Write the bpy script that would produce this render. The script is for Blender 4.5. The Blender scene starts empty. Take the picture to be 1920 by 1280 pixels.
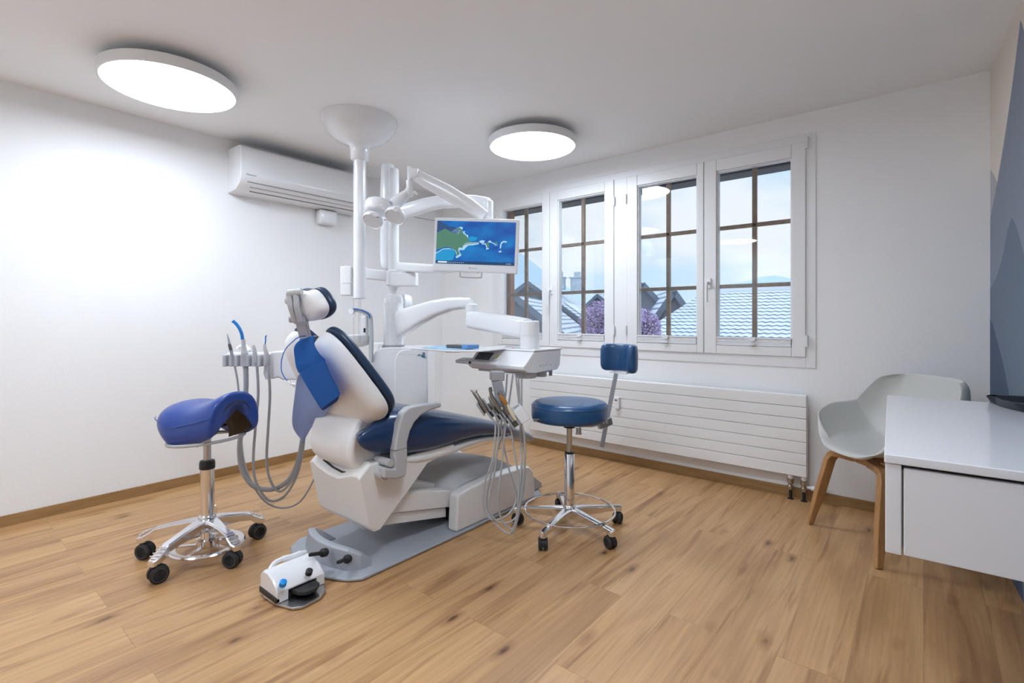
import bpy, bmesh, math, random
from mathutils import Vector, Matrix
random.seed(7)
PI = math.pi
SC = bpy.context.scene
COL = SC.collection

# ------------------------------------------------------------------ camera
YAW = math.radians(39.5); FPX = 936.0; HOR = 598.0; EYE = 1.10
cd = bpy.data.cameras.new('camera'); cam = bpy.data.objects.new('camera', cd); COL.objects.link(cam)
cd.sensor_width = 36; cd.lens = FPX/1920*36; cd.shift_y = -(640-HOR)/1920; cd.clip_start = 0.05; cd.clip_end = 2000
cam.location = (0, 0, EYE); cam.rotation_euler = (PI/2, 0, YAW)
SC.camera = cam

# ------------------------------------------------------------------ view
SC.view_settings.view_transform = 'Standard'; SC.view_settings.look = 'None'
SC.view_settings.gamma = 1; SC.view_settings.use_curve_mapping = False
SC.view_settings.exposure = 1.70

# ------------------------------------------------------------------ sky (overcast, pale blue gaps)
W = bpy.data.worlds.new('sky'); SC.world = W; W.use_nodes = True
nt = W.node_tree; nt.nodes.clear()
wo = nt.nodes.new('ShaderNodeOutputWorld'); bg = nt.nodes.new('ShaderNodeBackground')
tc = nt.nodes.new('ShaderNodeTexCoord'); mp = nt.nodes.new('ShaderNodeMapping'); nz = nt.nodes.new('ShaderNodeTexNoise'); cr = nt.nodes.new('ShaderNodeValToRGB')
mp.inputs['Scale'].default_value = (1.0, 1.0, 2.4); mp.inputs['Location'].default_value = (0.35, 0.2, 0.1)
nz.inputs['Scale'].default_value = 2.6; nz.inputs['Detail'].default_value = 6; nz.inputs['Roughness'].default_value = 0.55
cr.color_ramp.elements[0].position = 0.40; cr.color_ramp.elements[0].color = (0.62, 0.82, 0.98, 1)
cr.color_ramp.elements[1].position = 0.56; cr.color_ramp.elements[1].color = (0.93, 0.97, 1.0, 1)
nt.links.new(tc.outputs['Generated'], mp.inputs[0]); nt.links.new(mp.outputs[0], nz.inputs['Vector'])
nt.links.new(nz.outputs['Fac'], cr.inputs[0]); nt.links.new(cr.outputs[0], bg.inputs[0]); nt.links.new(bg.outputs[0], wo.inputs[0])
# overcast dome: the zenith is brighter than the band near the horizon
sx_ = nt.nodes.new('ShaderNodeSeparateXYZ'); mr = nt.nodes.new('ShaderNodeMapRange'); mr.interpolation_type = 'SMOOTHSTEP'
nt.links.new(tc.outputs['Generated'], sx_.inputs[0]); nt.links.new(sx_.outputs[2], mr.inputs[0])
mr.inputs[1].default_value = 0.30; mr.inputs[2].default_value = 0.62; mr.inputs[3].default_value = 0.325; mr.inputs[4].default_value = 0.55
nt.links.new(mr.outputs[0], bg.inputs['Strength'])
LAMP_POWER = 8.2   # emission of the ceiling discs, two in view and two added for fill

# ------------------------------------------------------------------ picking helpers
FW = Vector((-math.sin(YAW), math.cos(YAW), 0)); RT = Vector((math.cos(YAW), math.sin(YAW), 0))
def ray(px, py): return FW + RT*((px-960)/FPX) + Vector((0, 0, 1))*(-(py-HOR)/FPX)
def P(px, py, D): return Vector((0, 0, EYE)) + ray(px, py)*D
def PX(px, py, X): d = ray(px, py); return Vector((0, 0, EYE)) + d*(X/d.x)
def PY(px, py, Y): d = ray(px, py); return Vector((0, 0, EYE)) + d*(Y/d.y)
def PZ(px, py, Z): d = ray(px, py); return Vector((0, 0, EYE)) + d*((Z-EYE)/d.z)

# ------------------------------------------------------------------ materials
MATS = {}
def mat(name, col=(0.8, 0.8, 0.8), rough=0.5, metal=0.0, emit=None, es=1.0, coat=0.0, bump=0.0, bscale=60, spec=0.5, vary=0.0, trans=0.0):
    m = bpy.data.materials.new(name); m.use_nodes = True; n = m.node_tree; b = n.nodes['Principled BSDF']
    b.inputs['Base Color'].default_value = (*col, 1); b.inputs['Roughness'].default_value = rough; b.inputs['Metallic'].default_value = metal
    b.inputs['Coat Weight'].default_value = coat; b.inputs['Specular IOR Level'].default_value = spec
    b.inputs['Transmission Weight'].default_value = trans
    if emit: b.inputs['Emission Color'].default_value = (*emit, 1); b.inputs['Emission Strength'].default_value = es
    if bump or vary:
        t = n.nodes.new('ShaderNodeTexCoord'); z = n.nodes.new('ShaderNodeTexNoise'); z.inputs['Scale'].default_value = bscale; z.inputs['Detail'].default_value = 4
        n.links.new(t.outputs['Object'], z.inputs['Vector'])
        if bump:
            bp = n.nodes.new('ShaderNodeBump'); bp.inputs['Strength'].default_value = bump; bp.inputs['Distance'].default_value = 0.002
            n.links.new(z.outputs['Fac'], bp.inputs['Height']); n.links.new(bp.outputs[0], b.inputs['Normal'])
        if vary:
            r = n.nodes.new('ShaderNodeValToRGB'); r.color_ramp.elements[0].position = .3; r.color_ramp.elements[1].position = .7
            r.color_ramp.elements[0].color = (*[c*(1-vary) for c in col], 1); r.color_ramp.elements[1].color = (*[min(1, c*(1+vary)) for c in col], 1)
            n.links.new(z.outputs['Fac'], r.inputs[0]); n.links.new(r.outputs[0], b.inputs['Base Color'])
    MATS[name] = m; return m
mat('plaster', (0.925, 0.925, 0.93), 0.85, bump=0.5, bscale=120)
mat('ceiling_paint', (0.935, 0.935, 0.94), 0.9)
mat('mural_beige', (0.80, 0.73, 0.65), 0.85, bump=0.4, bscale=120)
mat('mural_pale', (0.46, 0.46, 0.49), 0.85, bump=0.4, bscale=120)
mat('mural_grey_blue', (0.25, 0.285, 0.36), 0.85, bump=0.4, bscale=120)
mat('mural_mid_blue', (0.20, 0.265, 0.36), 0.85, bump=0.4, bscale=120)
mat('mural_slate', (0.155, 0.20, 0.27), 0.85, bump=0.4, bscale=120)
mat('mural_navy', (0.075, 0.11, 0.18), 0.85, bump=0.4, bscale=120)
mat('white_gloss', (0.86, 0.87, 0.89), 0.22, coat=0.3)
mat('white_satin', (0.86, 0.86, 0.865), 0.4)
mat('warm_white', (0.86, 0.845, 0.83), 0.4)
mat('frame_white', (0.86, 0.86, 0.865), 0.35)
mat('radiator_white', (0.87, 0.865, 0.86), 0.4)
mat('lamp_white', (0.84, 0.85, 0.86), 0.4)
mat('diffuser', (1, 1, 1), 0.5, emit=(0.79, 0.89, 1.0), es=LAMP_POWER)
mat('light_grey', (0.52, 0.53, 0.55), 0.45)
mat('mid_grey', (0.36, 0.37, 0.39), 0.45)
mat('plate_grey', (0.39, 0.41, 0.45), 0.5)
mat('dark_grey', (0.09, 0.095, 0.10), 0.5)
mat('black', (0.012, 0.013, 0.015), 0.45)
mat('black_rubber', (0.02, 0.02, 0.022), 0.6)
mat('caster_ring', (0.06, 0.065, 0.07), 0.5)
mat('navy_vinyl', (0.010, 0.040, 0.12), 0.26, coat=0.25, bump=0.06, bscale=400)
mat('navy_trim', (0.012, 0.035, 0.085), 0.35)
mat('stool_blue', (0.010, 0.072, 0.20), 0.36, coat=0.15, bump=0.06, bscale=400)
mat('saddle_blue', (0.016, 0.060, 0.30), 0.33, coat=0.15, bump=0.06, bscale=400)
mat('saddle_under', (0.05, 0.035, 0.02), 0.8)
mat('chrome', (0.80, 0.80, 0.82), 0.13, metal=1)
mat('brushed_steel', (0.55, 0.55, 0.56), 0.3, metal=1)
mat('dull_metal', (0.32, 0.31, 0.29), 0.35, metal=1)
mat('brass_valve', (0.45, 0.40, 0.33), 0.3, metal=1)
mat('hose_grey', (0.46, 0.465, 0.48), 0.45)
mat('hose_dark', (0.30, 0.31, 0.33), 0.45)
mat('bib_blue', (0.0, 0.125, 0.56), 0.8, bump=0.3, bscale=200)
mat('bib_navy', (0.0, 0.04, 0.24), 0.8, bump=0.3, bscale=200)
mat('bib_pale', (0.27, 0.38, 0.72), 0.85, bump=0.3, bscale=200)
mat('cord_blue', (0.02, 0.16, 0.55), 0.4)
mat('bright_blue', (0.0, 0.20, 0.62), 0.4)
mat('button_blue', (0.0, 0.28, 0.80), 0.35)
mat('paper_blue', (0.42, 0.66, 0.90), 0.7)
mat('box_blue', (0.10, 0.28, 0.60), 0.4)
mat('logo_blue', (0.01, 0.10, 0.28), 0.4)
mat('text_navy', (0.05, 0.05, 0.16), 0.5)
mat('text_grey', (0.35, 0.35, 0.38), 0.5)
mat('amber', (0.40, 0.17, 0.03), 0.25, coat=0.4)
mat('cream', (0.75, 0.68, 0.52), 0.4)
mat('shell_grey', (0.60, 0.60, 0.57), 0.5)
mat('cabinet_white', (0.84, 0.85, 0.875), 0.22, coat=0.6)
mat('cabinet_front', (0.60, 0.60, 0.62), 0.45)
mat('tray_charcoal', (0.022, 0.03, 0.04), 0.5)
mat('yellow', (0.75, 0.80, 0.25), 0.5)
mat('screen_dark', (0.10, 0.115, 0.14), 0.2)
mat('snow', (0.68, 0.73, 0.80), 0.8)
mat('house_wall', (0.16, 0.175, 0.22), 0.9, vary=0.2, bscale=2)
mat('house_dark', (0.13, 0.17, 0.23), 0.9)
mat('chimney', (0.42, 0.50, 0.58), 0.8, vary=0.15, bscale=5)
mat('solar', (0.72, 0.80, 0.90), 0.35)
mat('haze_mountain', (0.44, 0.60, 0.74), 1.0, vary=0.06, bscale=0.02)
mat('eave', (0.05, 0.045, 0.05), 0.7)
mat('purple_leaf', (0.50, 0.40, 0.62), 0.8, vary=0.35, bscale=3)
mat('bark', (0.10, 0.07, 0.06), 0.9)

def wood(name, c0, c1, axis_scale, rough=0.45):
    m = mat(name, c0, rough); n = m.node_tree; b = n.nodes['Principled BSDF']
    t = n.nodes.new('ShaderNodeTexCoord'); mp = n.nodes.new('ShaderNodeMapping'); mp.inputs['Scale'].default_value = axis_scale
    z = n.nodes.new('ShaderNodeTexNoise'); z.inputs['Scale'].default_value = 1; z.inputs['Detail'].default_value = 6; z.inputs['Distortion'].default_value = .6
    r = n.nodes.new('ShaderNodeValToRGB'); r.color_ramp.elements[0].position = .3; r.color_ramp.elements[1].position = .7
    r.color_ramp.elements[0].color = (*c0, 1); r.color_ramp.elements[1].color = (*c1, 1)
    n.links.new(t.outputs['Object'], mp.inputs[0]); n.links.new(mp.outputs[0], z.inputs['Vector']); n.links.new(z.outputs['Fac'], r.inputs[0]); n.links.new(r.outputs[0], b.inputs['Base Color'])
wood('oak_leg', (0.36, 0.18, 0.065), (0.50, 0.27, 0.11), (60, 60, 4))
wood('oak_base', (0.30, 0.17, 0.065), (0.40, 0.235, 0.10), (6, 6, 60))
wood('brown_wood', (0.30, 0.12, 0.06), (0.42, 0.19, 0.10), (40, 40, 3), .6)
wood('bar_wood', (0.26, 0.17, 0.11), (0.36, 0.25, 0.17), (30, 30, 30), .6)

def floor_mat():
    m = mat('oak_floor', (0.5, 0.3, 0.15), 0.36, spec=0.6); n = m.node_tree; b = n.nodes['Principled BSDF']; N = n.nodes.new; L = n.links.new
    t = N('ShaderNodeTexCoord')
    rot = N('ShaderNodeMapping'); rot.inputs['Rotation'].default_value = (0, 0, PI/2); L(t.outputs['Object'], rot.inputs[0])
    br = N('ShaderNodeTexBrick'); br.offset = 0.37; br.inputs['Scale'].default_value = 1; br.inputs['Brick Width'].default_value = 1.32; br.inputs['Row Height'].default_value = 0.185
    br.inputs['Mortar Size'].default_value = 0.0009; br.inputs['Mortar Smooth'].default_value = 0.1; br.inputs['Color1'].default_value = (0, 0, 0, 1); br.inputs['Color2'].default_value = (1, 1, 1, 1); br.inputs['Mortar'].default_value = (.5, .5, .5, 1)
    L(rot.outputs[0], br.inputs['Vector'])
    sep = N('ShaderNodeMath'); sep.operation = 'MULTIPLY'; sep.inputs[1].default_value = 37.0; L(br.outputs['Color'], sep.inputs[0])
    comb = N('ShaderNodeCombineXYZ'); L(sep.outputs[0], comb.inputs[0]); L(sep.outputs[0], comb.inputs[1])
    def stretched(sx, sy, scale, detail, dist):
        mp = N('ShaderNodeMapping'); mp.inputs['Scale'].default_value = (sx, sy, 1); L(t.outputs['Object'], mp.inputs[0])
        ad = N('ShaderNodeVectorMath'); ad.operation = 'ADD'; L(mp.outputs[0], ad.inputs[0]); L(comb.outputs[0], ad.inputs[1])
        z = N('ShaderNodeTexNoise'); z.inputs['Scale'].default_value = scale; z.inputs['Detail'].default_value = detail; z.inputs['Distortion'].default_value = dist
        L(ad.outputs[0], z.inputs['Vector']); return z
    def ramp(src, stops):
        r = N('ShaderNodeValToRGB'); e = r.color_ramp.elements
        while len(e) < len(stops): e.new(.5)
        for k, (p, c) in enumerate(stops): e[k].position = p; e[k].color = (*c, 1)
        L(src, r.inputs[0]); return r
    def mix(kind, fac, a, bb):
        x = N('ShaderNodeMix'); x.data_type = 'RGBA'; x.blend_type = kind
        if isinstance(fac, float): x.inputs[0].default_value = fac
        else: L(fac, x.inputs[0])
        L(a, x.inputs[6]); L(bb, x.inputs[7]); return x.outputs[2]
    broad = stretched(5, 0.75, 1, 3, 1.2)
    c = ramp(broad.outputs['Fac'], [(.30, (0.45, 0.245, 0.105)), (.5, (0.58, 0.335, 0.15)), (.72, (0.64, 0.385, 0.185))]).outputs[0]
    tone = ramp(br.outputs['Color'], [(0, (0.94, 0.93, 0.93)), (.5, (0.99, 0.985, 0.98)), (1, (1.03, 1.03, 1.02))]).outputs[0]
    c = mix('MULTIPLY', 1.0, c, tone)
    fine = stretched(70, 2.2, 1, 5, .4)
    c = mix('MULTIPLY', 0.55, c, ramp(fine.outputs['Fac'], [(.3, (.72, .68, .66)), (.62, (1.05, 1.05, 1.05))]).outputs[0])
    streak = stretched(16, 1.1, 1, 4, 1.6)
    c = mix('MULTIPLY', 0.85, c, ramp(streak.outputs['Fac'], [(.54, (1, 1, 1)), (.66, (.70, .62, .58)), (.80, (.5, .42, .38))]).outputs[0])
    # knots
    kmp = N('ShaderNodeMapping'); kmp.inputs['Scale'].default_value = (6.4, 2.5, 1); L(t.outputs['Object'], kmp.inputs[0])
    wob = N('ShaderNodeTexNoise'); wob.inputs['Scale'].default_value = 14; wob.inputs['Detail'].default_value = 2; L(t.outputs['Object'], wob.inputs['Vector'])
    ws = N('ShaderNodeVectorMath'); ws.operation = 'SCALE'; ws.inputs[3].default_value = .10; L(wob.outputs['Color'], ws.inputs[0])
    wa = N('ShaderNodeVectorMath'); wa.operation = 'ADD'; L(kmp.outputs[0], wa.inputs[0]); L(ws.outputs[0], wa.inputs[1])
    vo = N('ShaderNodeTexVoronoi'); vo.inputs['Scale'].default_value = 1.15; L(wa.outputs[0], vo.inputs['Vector'])
    c = mix('MULTIPLY', 1.0, c, ramp(vo.outputs['Distance'], [(0, (.12, .08, .06)), (.055, (.36, .28, .24)), (.10, (.74, .68, .64)), (.22, (1, 1, 1))]).outputs[0])
    c = mix('MULTIPLY', 0.6, c, ramp(br.outputs['Fac'], [(0, (1, 1, 1)), (1, (.55, .48, .44))]).outputs[0])
    L(c, b.inputs['Base Color'])
    bp = N('ShaderNodeBump'); bp.inputs['Strength'].default_value = .12; bp.inputs['Distance'].default_value = .001; L(fine.outputs['Fac'], bp.inputs['Height']); L(bp.outputs[0], b.inputs['Normal'])
floor_mat()

def glass_mat():
    m = bpy.data.materials.new('window_glass'); m.use_nodes = True; n = m.node_tree; n.nodes.clear()
    o = n.nodes.new('ShaderNodeOutputMaterial'); mx = n.nodes.new('ShaderNodeMixShader'); tr = n.nodes.new('ShaderNodeBsdfTransparent'); gl = n.nodes.new('ShaderNodeBsdfGlossy'); fr = n.nodes.new('ShaderNodeFresnel')
    fr.inputs[0].default_value = 1.5; gl.inputs['Roughness'].default_value = 0.0; tr.inputs[0].default_value = (.96, .98, 1, 1)
    n.links.new(fr.outputs[0], mx.inputs[0]); n.links.new(tr.outputs[0], mx.inputs[1]); n.links.new(gl.outputs[0], mx.inputs[2]); n.links.new(mx.outputs[0], o.inputs[0]); MATS['window_glass'] = m
glass_mat()

def tile_mat():
    # snowy tiled roof: rows along object X, pitch along object Y (slope direction)
    m = mat('snow_tiles', (0.7, 0.78, 0.9), 0.8); n = m.node_tree; b = n.nodes['Principled BSDF']; N = n.nodes.new; L = n.links.new
    uv = N('ShaderNodeTexCoord'); wv = N('ShaderNodeTexNoise'); wv.inputs['Scale'].default_value = 2.2; wv.inputs['Detail'].default_value = 3
    L(uv.outputs['UV'], wv.inputs['Vector'])
    sp = N('ShaderNodeSeparateXYZ'); L(uv.outputs['UV'], sp.inputs[0])
    ma = N('ShaderNodeMath'); ma.operation = 'MULTIPLY_ADD'; L(sp.outputs[1], ma.inputs[0]); ma.inputs[1].default_value = 1/0.34
    sc = N('ShaderNodeMath'); sc.operation = 'SINE'; s2 = N('ShaderNodeMath'); s2.operation = 'MULTIPLY'; s2.inputs[1].default_value = 21; L(sp.outputs[0], s2.inputs[0]); L(s2.outputs[0], sc.inputs[0])
    s3 = N('ShaderNodeMath'); s3.operation = 'MULTIPLY'; s3.inputs[1].default_value = .10; L(sc.outputs[0], s3.inputs[0]); L(s3.outputs[0], ma.inputs[2])
    fr = N('ShaderNodeMath'); fr.operation = 'FRACT'; L(ma.outputs[0], fr.inputs[0])
    nz = N('ShaderNodeMath'); nz.operation = 'MULTIPLY_ADD'; L(wv.outputs['Fac'], nz.inputs[0]); nz.inputs[1].default_value = .35; L(fr.outputs[0], nz.inputs[2])
    r = N('ShaderNodeValToRGB'); e = r.color_ramp.elements; e[0].position = .40; e[0].color = (.11, .16, .28, 1); e[1].position = .54; e[1].color = (.64, .71, .82, 1)
    L(nz.outputs[0], r.inputs[0]); L(r.outputs[0], b.inputs['Base Color'])
tile_mat()

def screen_mat():
    m = bpy.data.materials.new('sea_picture'); m.use_nodes = True; n = m.node_tree; b = n.nodes['Principled BSDF']; N = n.nodes.new; L = n.links.new
    t = N('ShaderNodeTexCoord'); mp = N('ShaderNodeMapping'); mp.inputs['Scale'].default_value = (5, 5, 9); L(t.outputs['Object'], mp.inputs[0]); z = N('ShaderNodeTexNoise'); z.inputs['Scale'].default_value = 1.3; z.inputs['Detail'].default_value = 5; L(mp.outputs[0], z.inputs['Vector'])
    r = N('ShaderNodeValToRGB'); e = r.color_ramp.elements; e[0].position = .33; e[0].color = (0, .065, .36, 1); e[1].position = .68; e[1].color = (0, .24, .62, 1)
    x = e.new(.5); x.color = (0, .13, .47, 1)
    L(z.outputs['Fac'], r.inputs[0]); L(r.outputs[0], b.inputs['Emission Color']); b.inputs['Emission Strength'].default_value = .30; b.inputs['Base Color'].default_value = (.01, .01, .01, 1); b.inputs['Roughness'].default_value = .25
    MATS['sea_picture'] = m
screen_mat()
def screen_flat(name, col): mat(name, (.01, .01, .01), .3, emit=col, es=.30)
screen_flat('pic_green', (.075, .22, .15)); screen_flat('pic_slate', (.02, .07, .20)); screen_flat('pic_surf', (.42, .68, .92)); screen_flat('pic_teal', (.0, .30, .62))
screen_flat('pic_bar', (.004, .05, .14)); screen_flat('pic_white', (.75, .88, 1.0)); screen_flat('pic_sand', (.25, .42, .42))

# ------------------------------------------------------------------ mesh builder
def catmull(pts, seg=8, closed=False):
    pts = [Vector(p) for p in pts]; n = len(pts); out = []
    rng = range(n) if closed else range(n-1)
    for i in rng:
        if closed: p0, p1, p2, p3 = pts[(i-1) % n], pts[i], pts[(i+1) % n], pts[(i+2) % n]
        else: p0, p1, p2, p3 = pts[max(i-1, 0)], pts[i], pts[i+1], pts[min(i+2, n-1)]
        for k in range(seg):
            t = k/seg
            out.append(0.5*((2*p1)+(-p0+p2)*t+(2*p0-5*p1+4*p2-p3)*t*t+(-p0+3*p1-3*p2+p3)*t**3))
    if not closed: out.append(pts[-1])
    return out

class MB:
    def __init__(s, M=None): s.bm = bmesh.new(); s.M = M or Matrix()
    def v(s, p): return s.bm.verts.new(s.M @ Vector(p))
    def f(s, vs):
        try: return s.bm.faces.new(vs)
        except ValueError: return None
    def box(s, c, d, rz=0, R=None):
        R = R or Matrix.Rotation(rz, 4, 'Z'); c = Vector(c); vs = []
        for z in (-.5, .5):
            for x, y in ((-.5, -.5), (.5, -.5), (.5, .5), (-.5, .5)): vs.append(s.v(c + R @ Vector((x*d[0], y*d[1], z*d[2]))))
        for q in ((3, 2, 1, 0), (4, 5, 6, 7), (0, 1, 5, 4), (1, 2, 6, 5), (2, 3, 7, 6), (3, 0, 4, 7)): s.f([vs[i] for i in q])
        return s
    def b2(s, x0, x1, y0, y1, z0, z1): return s.box(((x0+x1)/2, (y0+y1)/2, (z0+z1)/2), (abs(x1-x0), abs(y1-y0), abs(z1-z0)))
    def rings(s, R, cap=True, closed=False):
        V = [[s.v(p) for p in r] for r in R]; n = len(V[0]); m = len(V)
        for i in range(m if closed else m-1):
            a, b = V[i], V[(i+1) % m]
            for k in range(n): s.f([a[k], a[(k+1) % n], b[(k+1) % n], b[k]])
        if cap and not closed: s.f(V[0][::-1]); s.f(V[-1])
        return s
    def tube(s, pts, r, n=10, closed=False, cap=True):
        pts = [Vector(p) for p in pts]; m = len(pts); R = []
        up = Vector((0, 0, 1)); T0 = (pts[1]-pts[0]).normalized()
        if abs(T0.dot(up)) > .9: up = Vector((1, 0, 0))
        nrm = (up - T0*up.dot(T0)).normalized()
        for i, p in enumerate(pts):
            if closed: T = (pts[(i+1) % m]-pts[i-1]).normalized()
            else: T = (pts[min(i+1, m-1)]-pts[max(i-1, 0)]).normalized()
            nrm = (nrm - T*nrm.dot(T)).normalized(); bn = T.cross(nrm); rr = r[i] if isinstance(r, (list, tuple)) else r
            R.append([p + (nrm*math.cos(2*PI*k/n)+bn*math.sin(2*PI*k/n))*rr for k in range(n)])
        return s.rings(R, cap, closed)
    def cyl(s, a, b, r, r1=None, n=24): return s.tube([a, b], [r, r if r1 is None else r1], n)
    def lathe(s, prof, c=(0, 0, 0), n=40, R=None, sx=1, sy=1, closed=False):
        c = Vector(c); R = R or Matrix()
        return s.rings([[c + R @ Vector((r*sx*math.cos(2*PI*k/n), r*sy*math.sin(2*PI*k/n), z)) for k in range(n)] for r, z in prof], not closed, closed)
    def prism(s, pts, a, b, axis='X'):
        def q(p, t): return {'X': (t, p[0], p[1]), 'Y': (p[0], t, p[1]), 'Z': (p[0], p[1], t)}[axis]
        return s.rings([[q(p, a) for p in pts], [q(p, b) for p in pts]])
    def slab(s, pts, d):
        # polygon of 3D points, thickness vector d
        d = Vector(d); return s.rings([[Vector(p) for p in pts], [Vector(p)+d for p in pts]])
    def grid(s, fn, nu, nv):
        V = [[s.v(fn(i/(nu-1), j/(nv-1))) for j in range(nv)] for i in range(nu)]
        for i in range(nu-1):
            for j in range(nv-1): s.f([V[i][j], V[i+1][j], V[i+1][j+1], V[i][j+1]])
        return s
    def build(s, name, m, parent=None, bevel=0, seg=2, sub=0, solid=0, angle=35, smooth=True, uv=None):
        bm = s.bm; bmesh.ops.recalc_face_normals(bm, faces=bm.faces)
        off = Vector(); q = parent
        while q is not None: off += q.location; q = q.parent
        if off.length: bmesh.ops.translate(bm, verts=bm.verts, vec=-off)
        for f in bm.faces: f.smooth = smooth
        if smooth and not sub:
            for e in bm.edges:
                if len(e.link_faces) == 2 and e.calc_face_angle(0) > math.radians(angle): e.smooth = bool(bevel)
        me = bpy.data.meshes.new(name)
        if uv is not None:
            lay = bm.loops.layers.uv.new('uv')
            for f in bm.faces:
                for l in f.loops: l[lay].uv = uv(l.vert.co+off)
        bm.to_mesh(me); bm.free()
        o = bpy.data.objects.new(name, me); COL.objects.link(o); o.parent = parent
        me.materials.append(MATS[m])
        if bevel:
            b = o.modifiers.new('bevel', 'BEVEL'); b.width = bevel; b.segments = seg; b.limit_method = 'ANGLE'; b.angle_limit = math.radians(angle); b.use_clamp_overlap = True
            w = o.modifiers.new('normals', 'WEIGHTED_NORMAL'); w.keep_sharp = True
        if solid: k = o.modifiers.new('solid', 'SOLIDIFY'); k.thickness = solid; k.offset = -1
        if sub: k = o.modifiers.new('sub', 'SUBSURF'); k.levels = sub; k.render_levels = sub
        return o

def tag(o, label=None, cat=None, group=None, kind=None):
    for k, v in (('label', label), ('category', cat), ('group', group), ('kind', kind)):
        if v: o[k] = v
    return o
def thing(name, label, cat, loc, group=None):
    o = bpy.data.objects.new(name, None); o.empty_display_size = .1; COL.objects.link(o); o.location = loc
    return tag(o, label, cat, group)
def struct(o): o['kind'] = 'structure'; return o
def copy_tree(o, parent=None):
    c = o.copy(); COL.objects.link(c); c.parent = parent
    for ch in list(o.children): copy_tree(ch, c)
    return c
def superring(c, hx, hz, n=4.0, k=28, flat=0):
    # ring in the XZ plane around c
    out = []
    for i in range(k):
        t = 2*PI*i/k; ct, st = math.cos(t), math.sin(t)
        out.append(Vector((c[0]+hx*math.copysign(abs(ct)**(2/n), ct), c[1], c[2]+hz*math.copysign(abs(st)**(2/n), st))))
    return out
def text_obj(name, body, size, M, m, parent, ext=0.0003):
    cu = bpy.data.curves.new(name, 'FONT'); cu.body = body; cu.size = size; cu.extrude = ext; cu.align_x = 'LEFT'
    tmp = bpy.data.objects.new(name, cu); COL.objects.link(tmp)
    dg = bpy.context.evaluated_depsgraph_get(); me = bpy.data.meshes.new_from_object(tmp.evaluated_get(dg)); bpy.data.objects.remove(tmp)
    off = Vector(); q = parent
    while q is not None: off += q.location; q = q.parent
    me.transform(Matrix.Translation(-off) @ M); me.materials.clear(); me.materials.append(MATS[m])
    o = bpy.data.objects.new(name, me); COL.objects.link(o); o.parent = parent; return o
def frame(o, x, y):
    # matrix with local x,y axes in world, z = x cross y
    x = Vector(x).normalized(); y = Vector(y); y = (y-x*y.dot(x)).normalized(); z = x.cross(y)
    M = Matrix((x, y, z)).transposed().to_4x4(); M.translation = Vector(o); return M

def frame_y(o, x, y):
    # like frame() but keeps y exact
    y = Vector(y).normalized(); x = Vector(x); x = (x-y*x.dot(y)).normalized(); z = x.cross(y)
    M = Matrix((x, y, z)).transposed().to_4x4(); M.translation = Vector(o); return M

# ================================================================== ROOM
H = 2.365; YB = -1.6
XL0 = lambda y: -3.765 - 0.019*max(y-0.3, 0)          # left wall runs slightly out towards the windows
XR0 = lambda y: 0.263 + 0.05*(3.51-y)                 # mural wall
YW = 3.51
b = MB(); b.slab([(XL0(YB)-.2, YB-.2, 0), (XR0(YB)+.2, YB-.2, 0), (XR0(YW)+.2, YW+.0, 0), (XL0(YW)-.2, YW+.0, 0)], (0, 0, -.1)); struct(b.build('floor', 'oak_floor', smooth=False))
b = MB(); b.slab([(XL0(YB)-.2, YB-.2, H), (XR0(YB)+.2, YB-.2, H), (XR0(YW)+.2, YW+.3, H), (XL0(YW)-.2, YW+.3, H)], (0, 0, .15)); struct(b.build('ceiling', 'ceiling_paint', smooth=False))
b = MB(); b.slab([(XL0(YB), YB, 0), (XL0(.3), .3, 0), (XL0(YW), YW, 0), (XL0(YW)-.2, YW, 0), (XL0(YB)-.2, YB, 0)], (0, 0, H)); struct(b.build('wall_left', 'plaster', smooth=False))
b = MB(); b.slab([(XR0(YB), YB, 0), (XR0(YW), YW, 0), (XR0(YW)+.2, YW, 0), (XR0(YB)+.2, YB, 0)], (0, 0, H)); wr = struct(b.build('wall_right', 'mural_beige', smooth=False))
b = MB(); b.b2(XL0(YB)-.2, XR0(YB)+.2, YB-.2, YB, 0, H); struct(b.build('wall_back', 'plaster', smooth=False))
# window wall with one long opening
OX0, OX1, OZ0, OZ1 = -3.06, -0.556, 0.866, 2.183; WT = 0.13
b = MB(); b.b2(XL0(YW)-.2, OX0, YW, YW+WT, 0, H); b.b2(OX1, XR0(YW)+.2, YW, YW+WT, 0, H); b.b2(OX0, OX1, YW, YW+WT, 0, OZ0); b.b2(OX0, OX1, YW, YW+WT, OZ1, H)
struct(b.build('wall_window', 'plaster', smooth=False))
b = MB(); e = .006; b.b2(-3.125, OX0, YW-e, YW, .80, 2.235); b.b2(OX1, -.503, YW-e, YW, .80, 2.235); b.b2(OX0, OX1, YW-e, YW, .80, OZ0); b.b2(OX0, OX1, YW-e, YW, OZ1, 2.235)
struct(b.build('trim_1', 'frame_white', bevel=.002))
b = MB(); b.slab([(XL0(YB), YB, 0), (XL0(.3), .3, 0), (XL0(YW), YW, 0), (XL0(YW)+.012, YW, 0), (XL0(.3)+.012, .3, 0), (XL0(YB)+.012, YB, 0)], (0, 0, .058)); struct(b.build('baseboard_left', 'oak_base', smooth=False))
b = MB(); b.b2(XL0(YW)+.012, XR0(YW), YW-.012, YW, 0, .058); struct(b.build('baseboard_window', 'oak_base', smooth=False))

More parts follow.
